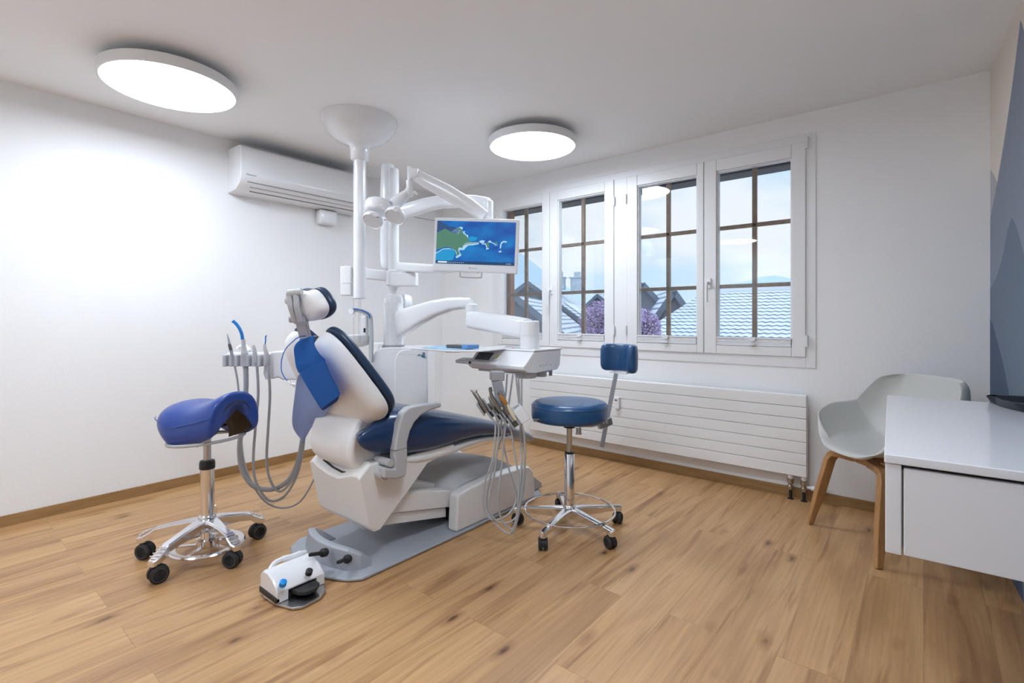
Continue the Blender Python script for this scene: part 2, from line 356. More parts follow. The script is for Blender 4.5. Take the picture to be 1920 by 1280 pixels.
# mural mountains painted on the right wall
def mural(name, pts, m, k):
    n = Vector((-1, -.05, 0)).normalized(); out = []
    for p in pts:
        d = ray(*p); t = (0.263+.05*3.51)/(d.x+.05*d.y); q = Vector((0, 0, EYE))+d*t
        q.z = max(q.z, .0); out.append(q)
    return out, n, k
def mural_build(name, P3, n, k, m):
    b = MB(); b.slab([p + n*(.0004*k) for p in P3], n*.0004); o = b.build(name, m, wr, smooth=False); return o
def WR(y, z): return Vector((XR0(y), y, z))
def wpt(px, py):
    d = ray(px, py); t = (0.263+.05*3.51)/(d.x+.05*d.y); return Vector((0, 0, EYE))+d*t
nR = Vector((-1, -.05, 0)).normalized()
yv = 3.508
mural_build('painted_peak', [WR(yv, 0), WR(yv, wpt(1857.5, 318).z), wpt(1864, 328), wpt(1871, 345), wpt(1880, 372), WR(2.4, 0)], nR, 1, 'mural_pale')
ap = wpt(1914, 38)
big = [WR(yv, 0), WR(yv, wpt(1857.5, 410).z), wpt(1862, 386), wpt(1870, 345), wpt(1882, 273), wpt(1896, 180), wpt(1905, 110), ap, wpt(1920, 57), wpt(1935, 130), WR(1.4, 1.35), WR(.9, 1.55), WR(.2, 1.1), WR(-.5, .9), WR(-.5, 0)]
mural_build('painted_peak', big, nR, 2, 'mural_grey_blue')
mural_build('painted_peak', [WR(yv, 0), WR(yv, wpt(1857.5, 541).z), wpt(1868, 522), wpt(1876, 498), wpt(1882, 475), wpt(1890, 432), wpt(1897, 408), wpt(1904, 418), wpt(1912, 445), wpt(1920, 476), WR(2.2, .9), WR(1.7, .7), WR(1.2, .9), WR(.4, .5), WR(.4, 0)], nR, 3, 'mural_slate')
mural_build('painted_peak', [WR(yv, 0), WR(yv, wpt(1857.5, 597).z), wpt(1862, 607), wpt(1868, 629), wpt(1876, 660), wpt(1882, 683), wpt(1888, 712), wpt(1893, 740), WR(2.75, 0)], nR, 4, 'mural_navy')

# ================================================================== WINDOWS
SASH = [(-3.06, -2.468, -3.000, -2.546), (-2.464, -1.858, -2.385, -1.938), (-1.745, -1.170, -1.662, -1.216), (-1.166, -.556, -1.085, -.632)]
GZ0, GZ1 = .925, 2.103; FY0, FY1 = 3.494, 3.552
b = MB(); b.b2(-1.856, -1.747, 3.500, 3.60, OZ0, OZ1); struct(b.build('trim_2', 'frame_white', bevel=.003))
for i, (x0, x1, g0, g1) in enumerate(SASH):
    w = bpy.data.objects.new('window_%d' % (i+1), None); COL.objects.link(w); w.location = ((x0+x1)/2, 3.52, OZ0); struct(w)
    b = MB(); b.b2(x0, g0, FY0, FY1, OZ0, OZ1); b.b2(g1, x1, FY0, FY1, OZ0, OZ1); b.b2(g0, g1, FY0, FY1, OZ0, GZ0); b.b2(g0, g1, FY0, FY1, GZ1, OZ1)
    b.build('window_frame', 'frame_white', w, bevel=.004)
    b = MB(); t = .008
    b.b2(g0, g0+t, FY0+.012, FY1, GZ0, GZ1); b.b2(g1-t, g1, FY0+.012, FY1, GZ0, GZ1); b.b2(g0, g1, FY0+.012, FY1, GZ1-t, GZ1)
    b.build('glazing_bead', 'frame_white', w, bevel=.002)
    b = MB(); b.b2(g0, g1, 3.536, 3.540, GZ0, GZ1); b.build('glass_pane', 'window_glass', w, smooth=False)
    # brown wooden bars just outside the glass
    gc = {0: -2.775, 1: -2.176, 2: -1.449, 3: -.862}[i]
    b = MB(); b.b2(gc-.014, gc+.014, 3.560, 3.585, .88, 2.17)
    for z in (1.323, 1.723): b.b2(x0+.01, x1-.01, 3.560, 3.585, z-.013, z+.013)
    b.build('glazing_bar', 'bar_wood', w, bevel=.002)
    # folded pleated blind with pull tab
    b = MB()
    for k in range(4): b.b2(g0+.003, g1-.003, FY0-.004+.002*(k % 2), FY0+.03, .928+k*.011, .937+k*.011)
    b.b2(g0+.001, g1-.001, FY0-.006, FY0+.032, .971, .980); bl = b.build('pleated_blind', 'frame_white', w, bevel=.001)
    gm = (g0+g1)/2; b = MB(); b.prism([(gm-.025, .984), (gm+.025, .984), (gm+.02, .962), (gm, .952), (gm-.02, .962)], FY0-.016, FY0-.005, 'Y'); b.b2(gm-.02, gm+.02, FY0-.02, FY0-.005, .93, .938)
    b.build('pull_tab', 'lamp_white', bl, bevel=.002)
    b = MB()
    if i in (0, 2):   # hinge knuckles on the post side
        pass
    hx = {0: x0+.004, 1: x1+.006, 2: x0-.006, 3: x1+.008}[i]
    for z in (.98, 1.98) if i != 3 else (.93, 2.14):
        h = MB(); h.cyl((hx, FY0-.006, z), (hx, FY0-.006, z+.07), .0075, n=12); h.build('hinge', 'lamp_white', w, bevel=.001)
    if i in (1, 3):   # lever handles
        cx = x0+.045 if i == 3 else x0+.03
        h = MB(); h.box((cx-.01, FY0-.005, 1.345), (.028, .010, .07)); ho = h.build('window_handle', 'lamp_white', w, bevel=.004)
        h = MB(); h.tube(catmull([(cx-.01, FY0-.008, 1.345), (cx-.01, FY0-.045, 1.345), (cx-.012, FY0-.052, 1.325), (cx-.012, FY0-.05, 1.215)], 5), .009, 12); h.build('lever', 'lamp_white', ho)
# outside wooden reveals, post and eave
b = MB(); b.b2(OX0-.02, -2.985, 3.60, 3.66, .86, 2.19); b.b2(-1.87, -1.735, 3.60, 3.66, .86, 2.19); b.b2(-.63, OX1+.04, 3.60, 3.66, .86, 2.19); b.build('trim_3', 'brown_wood', bevel=.003)['kind'] = 'structure'
b = MB(); b.b2(-3.6, 0.2, 3.645, 3.80, 2.105, 2.36); b.build('trim_4', 'eave', bevel=.004)['kind'] = 'structure'

# ================================================================== CEILING LAMPS
def ceiling_lamp(loc, label):
    t = thing('ceiling_lamp', label, 'ceiling lamp', loc, 'round ceiling lamps'); x, y, z = loc
    b = MB(); b.lathe([(.17, 0), (.17, -.045), (.12, -.045), (.12, 0)], loc, 48, closed=True); b.build('mounting_plate', 'lamp_white', t)
    b = MB(); b.lathe([(.293, -.040), (.300, -.045), (.300, -.088), (.296, -.092), (.288, -.092), (.288, -.05)], loc, 72, closed=True); b.lathe([(.29, -.040), (.29, -.046)], loc, 72); b.build('rim', 'lamp_white', t, angle=50)
    b = MB(); b.lathe([(.287, -.070), (.287, -.088), (.283, -.0905)], loc, 72); b.build('diffuser', 'diffuser', t, smooth=False)
    b = MB(); b.lathe([(.006, -.0905), (.006, -.0925), (.003, -.093)], loc, 16); b.build('centre_screw', 'mid_grey', t)
    return t
l1 = ceiling_lamp((-2.965, .860, H), 'white round ceiling lamp nearer the camera, left of the air conditioner')
l2 = copy_tree(l1); l2.location = (-2.065, 2.725, H); l2['label'] = 'white round ceiling lamp in front of the windows, right of the ceiling column'

fill_lamp_rear = copy_tree(l1); fill_lamp_rear.location = (-2.2, -.95, H); fill_lamp_rear['label'] = 'added unseen round ceiling lamp behind the camera, fill for the foreground'  # extra disc out of frame, added to lift the foreground
fill_lamp_overhead = copy_tree(l1); fill_lamp_overhead.location = (-.70, .95, H); fill_lamp_overhead['label'] = 'added unseen round ceiling lamp overhead between the cabinet and the saddle stool'  # added fill disc above the frame, brightens cabinet top and middle floor

# ================================================================== AIR CONDITIONER
AX = XL0(2.0)+.001
t = thing('air_conditioner', 'white wall air conditioner high on the left wall under the ceiling', 'air conditioner', (AX, 1.94, 2.14))
prof = [(0, 1.985), (.14, 1.995), (.20, 2.03), (.228, 2.065), (.232, 2.10), (.232, 2.25), (.225, 2.275), (.205, 2.29), (0, 2.295)]
b = MB(); b.prism([(AX+p[0], p[1]) for p in prof], 1.44, 2.44, 'Y'); b.build('casing', 'white_gloss', t, bevel=.006, seg=3, angle=50)
def slit(d0, z0, d1, z1, y0, y1, w=.0022):
    return [(AX+d0, y0, z0), (AX+d0, y1, z0), (AX+d1, y1, z1), (AX+d1, y0, z1)]
b = MB(); nrm = Vector((.06, 0, -.035)).normalized()*.0025
b.slab([(AX+.150, 1.53, 1.998), (AX+.150, 2.36, 1.998), (AX+.2075, 2.39, 2.036), (AX+.2075, 1.50, 2.036)], nrm*1.4); b.build('air_flap', 'white_gloss', t, bevel=.001)
b = MB()
for d, z, y0, y1, w in ((.212, 2.045, 1.49, 2.40, .003), (.150, 1.996, 1.53, 2.37, .006)):
    b.box((AX+d+.001, (y0+y1)/2, z-.001), (w, y1-y0, w))
b.box((AX+.186, 1.945, 2.0155), (.002, .86, .002))
b.build('slit_line', 'dark_grey', t, smooth=False)
text_obj('lettering', 'Panasonic', .017, frame((AX+.2330, 1.475, 2.085), (0, 1, 0), (0, 0, 1)), 'text_grey', t)
b = MB(); b.b2(AX+.232, AX+.2332, 2.34, 2.37, 2.078, 2.083); b.build('marking', 'text_grey', t, smooth=False)
b = MB(); p = PX(609, 408, AX); b.prism([(p.y-.082, 1.868), (p.y+.075, 1.868), (p.y+.075, 1.985), (p.y-.082, 1.985)], AX+.0, AX+.075, 'X')
tag(b.build('sensor_box', 'white_gloss', bevel=.02, seg=4), 'small rounded white plastic box on the wall below the air conditioner', 'sensor box')
b = MB(); b.tube([(XL0(y)+.004, y, z) for y, z in ((2.44, 2.085), (2.8, 2.088), (3.2, 2.092), (3.50, 2.095))], .003, 6)
tag(b.build('wall_cable', 'mid_grey'), 'thin grey cable along the left wall beside the air conditioner', 'cable')

# ================================================================== RADIATOR
t = thing('radiator', 'long white horizontal panel radiator under the windows', 'radiator', (-1.6, 3.44, .15))
b = MB()
for k in range(7): b.b2(-2.62, -.54, 3.420, 3.432, .152+k*.0700, .152+k*.0700+.0675)
b.build('front_panel', 'radiator_white', t, bevel=.0025)
b = MB(); b.b2(-2.61, -.55, 3.432, 3.445, .155, .638); b.b2(-2.62, -.542, 3.43, 3.475, .63, .641); b.b2(-.552, -.540, 3.43, 3.475, .155, .64); b.build('back_panel', 'radiator_white', t, bevel=.002)
for x in (-2.3, -1.6, -.8): b = MB(); b.b2(x-.02, x+.02, 3.44, 3.509, .2, .6); b.build('bracket', 'radiator_white', t, bevel=.002)
for x, lo in ((-.629, False), (-.557, True)):
    p = MB(); p.cyl((x, 3.447, .152), (x, 3.447, .125), .018, .013); p.build('pipe_socket', 'radiator_white', t)
    p = MB(); p.lathe([(.011, .125), (.019, .122), (.019, .098), (.012, .095), (.012, .085), (.017, .08), (.017, .06), (.01, .055)], (x, 3.447, 0), 16)
    v = p.build('valve', 'brass_valve', t, angle=30)
    p = MB(); p.cyl((x, 3.447, .06), (x, 3.447, .002), .009); p.lathe([(.0095, .006), (.017, .004), (.018, 0)], (x, 3.447, 0.0005), 16); p.build('pipe', 'black', t)
p = MB(); p.tube([(-.54, 3.447, .088), (-.52, 3.447, .088), (-.519, 3.447, .088), (-.50, 3.447, .088), (-.499, 3.447, .088), (-.450, 3.447, .088), (-.446, 3.447, .088)], [.009, .009, .016, .016, .019, .022, .018], 16); p.build('thermostat_knob', 'white_gloss', t, angle=30)
b = MB(); b.b2(-1.80, -1.762, 3.395, 3.4202, .425, .512)
hm = b.build('heat_meter', 'white_satin', bevel=.004); tag(hm, 'small white heat meter clipped on the radiator front beside the round stool', 'heat meter')
b = MB(); b.b2(-1.796, -1.775, 3.3935, 3.395, .486, .495); b.build('display', 'dark_grey', hm, smooth=False)

# ================================================================== SHELL CHAIR in the corner
CH = Matrix.Translation((-.143, 3.054, 0)) @ Matrix.Rotation(math.radians(-48.6), 4, 'Z')
t = thing('shell_chair', 'pale grey plastic shell armchair with oak legs in the corner behind the cabinet', 'chair', (-.143, 3.054, 0))
def lerp_tab(tab, v):
    for (a, *A), (c, *C) in zip(tab, tab[1:]):
        if v <= c: k = (v-a)/(c-a); k = k*k*(3-2*k) if False else k; return [x+(y-x)*k for x, y in zip(A, C)]
    return list(tab[-1][1:])
# v : y, z, halfwidth, edge lift, edge forward shift
TAB = [(0, -.235, .440, .150, .035, .07), (.05, -.225, .455, .225, .090, .045), (.12, -.17, .452, .275, .150, .0), (.25, -.05, .440, .305, .205, -.02), (.38, .07, .436, .315, .215, -.04), (.5, .15, .455, .315, .205, -.07), (.62, .195, .52, .305, .155, -.11), (.74, .225, .61, .285, .095, -.13), (.87, .250, .715, .262, .045, -.12), (.96, .262, .80, .235, .0, -.105), (1, .264, .822, .19, -.01, -.085)]
def shell(u, v):
    y, z, hw, li, fs = lerp_tab(TAB, v); s = 2*u-1; a = abs(s)
    x = hw*math.copysign(math.sin(a*PI/2)**.92, s); return (x, y+fs*a**2.6, z+li*a**2.4)
b = MB(CH); b.grid(shell, 17, 23); b.build('seat_shell', 'shell_grey', t, solid=.010, sub=2)
for sx in (-1, 1):
    for sy, fy in ((-1, -.225), (1, .235)):
        b = MB(CH); path = [(sx*.05, sy*.11+.0, .405), (sx*.13, sy*.135, .405), (sx*.165, sy*.145, .395), (sx*.183, sy*.155, .365), (sx*.24, fy, .0)]
        pts = catmull(path[:4], 4)+[Vector(path[3]).lerp(Vector(path[4]), k) for k in (.5, 1)]
        R = []
        for i, p in enumerate(pts):
            T = (pts[min(i+1, len(pts)-1)]-pts[max(i-1, 0)]).normalized(); side = Vector((0, 1, 0)); nn = T.cross(side).normalized(); side = nn.cross(T)
            w = .024 if i < len(pts)-1 else .014; h = .016 if i < len(pts)-1 else .011
            R.append([p+side*w+nn*h, p-side*w+nn*h, p-side*w-nn*h, p+side*w-nn*h])
        if True: R[-1] = [Vector((q.x, q.y, max(q.z, 0) if q.z > .002 else .001)) for q in R[-1]]
        b.rings(R); b.build('leg', 'oak_leg', t, bevel=.004)
b = MB(CH); b.box((0, -.11, .407), (.16, .045, .03)); b.box((0, .11, .407), (.16, .045, .03)); b.box((0, 0, .412), (.06, .26, .02)); b.build('underframe', 'oak_leg', t, bevel=.004)

# ================================================================== CABINET
KX = Matrix.Translation((-.066, 1.39, 0)) @ Matrix.Rotation(math.radians(2.3), 4, 'Z')
t = thing('cabinet', 'white wall hung cabinet with grey drawer front at the right edge', 'cabinet', (-.066, 1.39, .58))
b = MB(KX); b.b2(-.002, .416, -.004, 1.082, .780, .800); b.build('top_panel', 'cabinet_white', t, bevel=.0025)
b = MB(KX); b.b2(0, .029, .0, 1.08, .580, .779); b.b2(.029, .415, .025, 1.08, .582, .592); b.b2(.029, .415, .017, 1.07, .592, .766); b.build('body', 'cabinet_white', t, bevel=.002)
b = MB(KX); b.b2(.0325, .405, .0, .015, .582, .773); b.build('drawer', 'cabinet_white', t, bevel=.002)
# charcoal tray with a pointed end standing on the cabinet
t = thing('desk_tray', 'long charcoal boat shaped tray standing on the white cabinet top', 'tray', (.20, 2.15, .801))
def traypt(px, py, z): return PZ(px, py, z)
axis0 = PZ(1848, 741, .829); 
# long curved outline at rim height
rim_n = [PZ(*q, .829) for q in ((1848, 741), (1862, 742.5), (1880, 750), (1900, 755), (1920, 757), (1945, 757))]
rim_f = [PZ(*q, .829) for q in ((1851, 740), (1866, 739.5), (1880, 740), (1900, 741), (1920, 742), (1945, 744))]
bot_n = [PZ(*q, .801) for q in ((1856, 752), (1866, 758), (1880, 763), (1900, 768), (1920, 772.5), (1945, 777))]
bot_f = [PZ(*q, .801) for q in ((1857, 751), (1868, 754), (1884, 755), (1902, 756), (1922, 757), (1947, 758))]
R = []
for a, c, d, e2 in zip(rim_n, rim_f, bot_n, bot_f):
    inn = (c-a)*.12
    R.append([a, d, e2, c, c-inn, e2+(d-e2)*.15+Vector((0, 0, .004)), d+(e2-d)*.15+Vector((0, 0, .004)), a+inn])
b = MB(); b.rings(R); b.build('tray_body', 'tray_charcoal', t, bevel=.0008)

# ================================================================== STOOL PARTS
def caster(parent, pos, ang, r=.034, w=.022, ring='caster_ring'):
    x, y = pos; M = Matrix.Translation((x, y, 0)) @ Matrix.Rotation(ang, 4, 'Z')
    b = MB(M)
    for s in (-1, 1):
        prof = [(.005, s*.006), (r*.93, s*.006), (r, s*.010), (r, s*(w-.003)), (r*.9, s*w), (.005, s*w)]
        b.rings([[(-.012+q*math.cos(2*PI*k/32), z, r+q*math.sin(2*PI*k/32)) for k in range(32)] for q, z in prof])
    hood = []
    for k in range(13):
        a = math.radians(-10+200*k/12); hood.append((-.012+(r+.003)*math.cos(a), r+(r+.003)*math.sin(a)))
    b.prism(hood, -.006, .006, 'Y'); b.cyl((0, 0, r*1.1), (0, 0, r*2+.012), .013, n=16)
    o = b.build('caster', 'black_rubber', parent, angle=30)
    for s in (-1, 1):
        b = MB(M); b.rings([[(-.012+q*math.cos(2*PI*k/32), z, r+q*math.sin(2*PI*k/32)) for k in range(32)] for q, z in ((r*.80, s*w), (r*.78, s*(w+.0015)), (r*.70, s*(w+.0015)), (r*.68, s*w))]); b.build('wheel_ring', ring, o)
    return o

# ---- round stool with backrest
SX, SY = -1.432, 2.21
t = thing('round_stool', 'blue round swivel stool with small curved backrest and chrome five star base', 'stool', (SX, SY, 0))
cp = [(-1.392, 1.905), (-1.129, 2.142), (-1.258, 2.475), (-1.715, 2.065), (-1.66, 2.44)]
for i, (x, y) in enumerate(cp):
    a = math.atan2(y-SY, x-SX); d = Vector((math.cos(a), math.sin(a), 0)); s = Vector((-d.y, d.x, 0)); L = .295
    R = []
    for k, (q, wd, zt, th) in enumerate(((.02, .026, .118, .055), (.08, .022, .116, .05), (.18, .017, .106, .036), (.262, .016, .099, .026), (.292, .016, .096, .03), (.305, .010, .094, .03))):
        c = Vector((SX, SY, 0))+d*q
        R.append([c+s*wd+Vector((0, 0, zt-.006)), c+s*wd*.6+Vector((0, 0, zt)), c-s*wd*.6+Vector((0, 0, zt)), c-s*wd+Vector((0, 0, zt-.006)), c-s*wd*.8+Vector((0, 0, zt-th)), c+s*wd*.8+Vector((0, 0, zt-th))])
    b = MB(); b.rings(R); b.cyl(Vector((SX, SY, .062))+d*.288, Vector((SX, SY, .085))+d*.288, .017, n=20); b.build('base_arm', 'chrome', t, bevel=.003, angle=28)
    e = Vector((SX, SY, 0))+d*.288; caster(t, (e.x, e.y), a+random.uniform(-1, 1)+[.9, .5, .4, 1.4, 0][i], r=.030, w=.021)
b = MB(); b.lathe([(.030, .060), (.034, .075), (.036, .11), (.032, .125), (.027, .130), (.027, .395), (.024, .399)], (SX, SY, 0), 32); b.build('column', 'chrome', t, angle=40)
b = MB(); b.lathe([(.0255, .397), (.0255, .404), (.018, .406)], (SX, SY, 0), 24); b.build('collar', 'black', t)
b = MB(); b.lathe([(.014, .40), (.014, .485), (.0145, .486), (.0145, .56)], (SX, SY, 0), 24); b.build('piston', 'brushed_steel', t)
b = MB(); n = 72; b.tube([(SX+.235*math.cos(2*PI*k/n), SY+.235*math.sin(2*PI*k/n), .105) for k in range(n)], .0055, 10, closed=True)
b.build('foot_ring', 'chrome', t)
b = MB(); b.lathe([(.02, .530), (.03, .533), (.03, .565), (.07, .568), (.07, .578), (.02, .580)], (SX, SY, 0), 24); b.box((SX, SY, .572), (.18, .12, .01), .6); b.build('seat_plate', 'black', t)
b = MB(); b.lathe([(.12, .574), (.185, .575), (.196, .583), (.199, .600), (.199, .640), (.195, .658), (.183, .668), (.16, .6715), (.08, .673), (.01, .6735)], (SX, SY, 0), 64); b.build('seat', 'stool_blue', t, angle=60)
b = MB(); b.tube([(SX+.1975*math.cos(2*PI*k/96), SY+.1975*math.sin(2*PI*k/96), .650) for k in range(96)], .0028, 8, closed=True); b.build('piping', 'stool_blue', t)
b = MB(); q = P(1002, 788, 2.45); b.tube([(SX, SY, .565), (q.x+.08*(SX-q.x), q.y+.08*(SY-q.y), q.z+.006), q], [.005, .005, .009], 8); b.build('height_lever', 'chrome', t)
# backrest carrier
pt = P(1128, 838, 2.72); pm = P(1142, 775, 2.74); pk = P(1155, 700, 2.76)
ar0 = P(1085, 797, 2.66)
b = MB(); b.tube([ar0, P(1110, 797, 2.68), P(1134, 791, 2.72)], .011, 10)
M = frame(P(1134, 793, 2.72), (pm-ar0), (0, 0, 1)); b2 = MB(M); b2.box((.0, 0, 0), (.085, .040, .026)); b2.build('clamp_bracket', 'brushed_steel', t, bevel=.003)
b.build('back_arm', 'brushed_steel', t)
b = MB(); kn = P(1085, 800, 2.66); b.cyl(kn-Vector((0, 0, .004)), kn-Vector((0, 0, .032)), .014, n=16); b.cyl(kn-Vector((0, 0, .032)), kn-Vector((0, 0, .038)), .017, n=16); b.build('knob', 'brushed_steel', t)
b = MB(); dz = (pk-pt).normalized(); M = frame_y(pt, RT, dz); L = (pk-pt).length
b.M = M; b.b2(-.012, .012, 0, L, -.004, .004); b.build('back_post', 'brushed_steel', t, bevel=.002)
for px in (1131, 1138):
    b = MB(); q = P(px, 791, 2.695); b.cyl(q, q-FW*.012, .007, n=12); b.build('screw', 'chrome', t)
# curved pad: arc opening towards the seat
pc = P(1166, 670, 2.80); bd = (-RT*.68-FW*.73).normalized(); sd = Vector((-bd.y, bd.x, 0))
def padring(a, hh, th):
    # a: angle along arc
    Rr = .112; cc = pc + bd*(Rr-.01); out = []
    dirv = (-bd)*math.cos(a)+sd*math.sin(a); c = cc+dirv*Rr
    for k in range(16):
        tt = 2*PI*k/16; ct, st = math.cos(tt), math.sin(tt)
        out.append(c+dirv*(th*math.copysign(abs(ct)**.55, ct))+Vector((0, 0, hh*math.copysign(abs(st)**.45, st))))
    return out
b = MB(); R = []
for k in range(15):
    a = math.radians(-66+164*k/14); f = 1 if 0 < k < 14 else .8
    R.append(padring(a, .077*f, .027*(1 if 0 < k < 14 else .6)))
b.rings(R); b.build('backrest', 'stool_blue', t, angle=60, sub=1)
b = MB(); q = pc-Vector((0, 0, .082)); b.box(q+bd*.02, (.11, .05, .008), math.atan2(sd.y, sd.x)); b.build('backrest_plate', 'lamp_white', t, bevel=.003)

# ---- saddle stool
SX, SY = -2.600, .900
t = thing('saddle_stool', 'bright blue saddle shaped stool on a chrome base with foot disc', 'stool', (SX, SY, 0))
cps = [(-2.765, .655), (-2.475, .635), (-2.335, .915), (-2.555, 1.165), (-2.93, 1.02)]
cps = [PZ(268, 1046, 0), PZ(290, 1093, 0), PZ(441, 1062, 0), PZ(487, 1007, 0), PZ(404, 972, 0)]
for i, c in enumerate(cps):
    a = math.atan2(c.y-SY, c.x-SX); d = Vector((math.cos(a), math.sin(a), 0)); s = Vector((-d.y, d.x, 0)); L = min((c-Vector((SX, SY, 0))).length, .30)
    R = []
    for q, wd, zt, th in ((.02, .032, .170, .060), (.07, .028, .166, .052), (L*.55, .021, .153, .040), (L*.80, .021, .140, .036), (L*.87, .023, .125, .036), (L, .023, .106, .032), (L+.02, .016, .100, .026)):
        cc = Vector((SX, SY, 0))+d*q
        R.append([cc+s*wd+Vector((0, 0, zt-.006)), cc+s*wd*.75+Vector((0, 0, zt)), cc-s*wd*.75+Vector((0, 0, zt)), cc-s*wd+Vector((0, 0, zt-.006)), cc-s*wd*.8+Vector((0, 0, zt-th)), cc+s*wd*.8+Vector((0, 0, zt-th))])
    b = MB(); b.rings(R); ee = Vector((SX, SY, 0))+d*L; b.cyl(ee+Vector((0, 0, .072)), ee+Vector((0, 0, .095)), .017, n=20)
    for k in range(4):
        q = L-.035+k*.014; zz = .1335-k*.0068; cc = Vector((SX, SY, zz))+d*q; b.box(cc, (.005, .034, .006), a)
    b.build('base_arm', 'chrome', t, bevel=.002, angle=28)
    caster(t, (ee.x, ee.y), a+[-.3, -.5, .5, .2, 0][i], r=.036, w=.024)
b = MB(); b.lathe([(.022, .100), (.036, .13), (.038, .175), (.034, .182), (.030, .186), (.030, .400)], (SX, SY, 0), 32); b.build('column', 'chrome', t, angle=40)
b = MB(); b.lathe([(.028, .395), (.033, .400), (.033, .425), (.030, .436), (.022, .438)], (SX, SY, 0), 24); b.build('collar', 'black', t)
b = MB(); b.lathe([(.0165, .43), (.0165, .57), (.03, .575), (.03, .60)], (SX, SY, 0), 24); b.build('piston', 'brushed_steel', t)
FS = (SX+.035, SY-.01)
b = MB(); b.lathe([(.125, .052), (.150, .050), (.155, .056), (.150, .062), (.125, .060)], (*FS, 0), 56, closed=True)
for k in range(5):
    a = k*2*PI/5+.3; b.box((FS[0]+.085*math.cos(a), FS[1]+.085*math.sin(a), .057), (.10, .020, .006), a)
b.lathe([(.03, .05), (.045, .052), (.048, .07), (.048, .085), (.03, .09), (.026, .12), (.01, .12)], (*FS, 0), 32); b.build('foot_disc', 'chrome', t, angle=40)
b = MB(); rc = P(388, 822, 2.33); b.tube([(rc.x+.155*math.cos(2*PI*k/64), rc.y+.155*math.sin(2*PI*k/64), rc.z+.012*math.cos(2*PI*k/64-.4)) for k in range(64)], .0075, 10, closed=True)
b.tube([(SX, SY, .565), (rc.x-.1, rc.y+.11, rc.z)], .006, 8); b.tube([(SX, SY, .565), (rc.x+.12, rc.y-.08, rc.z)], .006, 8); b.build('control_ring', 'hose_grey', t)
# saddle: length axis roughly along camera right, end with the arch turned to the camera
la = math.atan2(RT.y, RT.x)-.42; Ld = Vector((math.cos(la), math.sin(la), 0)); Wd = Vector((-Ld.y, Ld.x, 0))
sc0 = Vector((SX, SY, 0))+Ld*.005
ST = [(-.185, .09, .665, .035, .030), (-.178, .135, .692, .075, .055), (-.13, .170, .720, .120, .072), (-.06, .182, .720, .155, .075), (.01, .172, .712, .160, .070), (.075, .158, .724, .155, .064), (.135, .146, .752, .180, .056), (.175, .138, .772, .190, .048), (.200, .130, .774, .186, .038), (.210, .120, .762, .172, .022)]
b = MB(); R = []
for L, hw, zc, dr, th in ST:
    row = []; K = 10
    for k in range(K+1):
        w = -1+2*k/K; row.append(sc0+Ld*(L-.02*abs(w)**2*(1 if L > 0 else -1))+Wd*hw*math.sin(w*PI/2)+Vector((0, 0, zc-dr*abs(w)**2.3)))
    for k in range(K+1):
        w = 1-2*k/K; row.append(sc0+Ld*(L*.97-.02*abs(w)**2*(1 if L > 0 else -1))+Wd*(hw-.02)*.86*math.sin(w*PI/2)+Vector((0, 0, zc-th-(dr-.02)*abs(w)**2.3)))
    R.append(row)
b.rings(R); b.build('seat', 'saddle_blue', t, sub=2)
b = MB(); R = []
for L, hw, zc, dr, th in ST[4:]:
    row = []
    for k in range(11):
        w = -1+2*k/10; row.append(sc0+Ld*(L*1.004-.02*abs(w)**2*(1 if L > 0 else -1)-.004)+Wd*(hw-.022)*.86*math.sin(w*PI/2)*.93+Vector((0, 0, zc-th-.010-(dr-.02)*.80*abs(w)**2.3)))
    R.append(row)
V = [[b.v(p) for p in row] for row in R]
for i in range(len(V)-1):
    for k in range(10): b.f([V[i][k], V[i+1][k], V[i+1][k+1], V[i][k+1]])
b.build('seat_underside', 'saddle_under', t, solid=.004)
def saddle_pt(i, w):
    L, hw, zc, dr, th = ST[i]; return sc0+Ld*(L-.02*abs(w)**2*(1 if L > 0 else -1))+Wd*hw*math.sin(w*PI/2)+Vector((0, 0, zc-dr*abs(w)**2.3))
b = MB(); pts = [saddle_pt(i, -.80)-Wd*.004+Vector((0, 0, .004)) for i in range(1, 9)]; b.tube(catmull(pts, 5), .002, 6); b.build('seam', 'saddle_blue', t)
b = MB(); b.box((SX, SY, .60), (.14, .10, .012), la); b.build('seat_plate', 'black', t, bevel=.003)

# ================================================================== FOOT CONTROL
t = thing('foot_control', 'white foot control with blue and black buttons and steel base on floor', 'foot pedal', (-1.95, 1.0, 0))
b = MB(); pl_ = [(-2.04, .905), (-2.0, .893), (-1.91, .900), (-1.835, .925), (-1.815, .955), (-1.822, 1.03), (-1.85, 1.07), (-1.93, 1.10), (-2.02, 1.10), (-2.045, 1.06)]
b.prism(pl_, .002, .012, 'Z'); b.build('base_plate', 'brushed_steel', t, bevel=.003)
b = MB(); b.prism([(-2.048, .895), (-1.903, .895), (-1.903, .912), (-1.915, .912), (-1.915, 1.10), (-2.048, 1.10)], .012, .034, 'Z'); b.build('base_rim', 'black', t, bevel=.004)
b = MB(); S = [(.900, .03), (.902, .0), (.940, .0), (.942, .048), (1.062, .050), (1.064, .0), (1.092, .0)]
pr_ = [(-2.043, .020), (-2.043, .088), (-2.02, .104), (-1.985, .106), (-1.945, .092), (-1.915, .070), (-1.903, .055)]
def fring(y, zb): return [(x, y, max(z, zb)) for x, z in pr_]+[(-1.903, y, zb if zb > .014 else .014)]
def fr2(y, zb, k=1):
    return [(x, y, z*k) for x, z in pr_[:]]+[(-1.903, y, zb)]
b.rings([fr2(.900, .014, .94), fr2(.906, .014), fr2(.943, .014), fr2(.9435, .050), fr2(1.060, .050), fr2(1.0605, .014), fr2(1.088, .014), fr2(1.094, .014, .94)]); b.build('housing', 'white_gloss', t, bevel=.005, seg=3, angle=30)
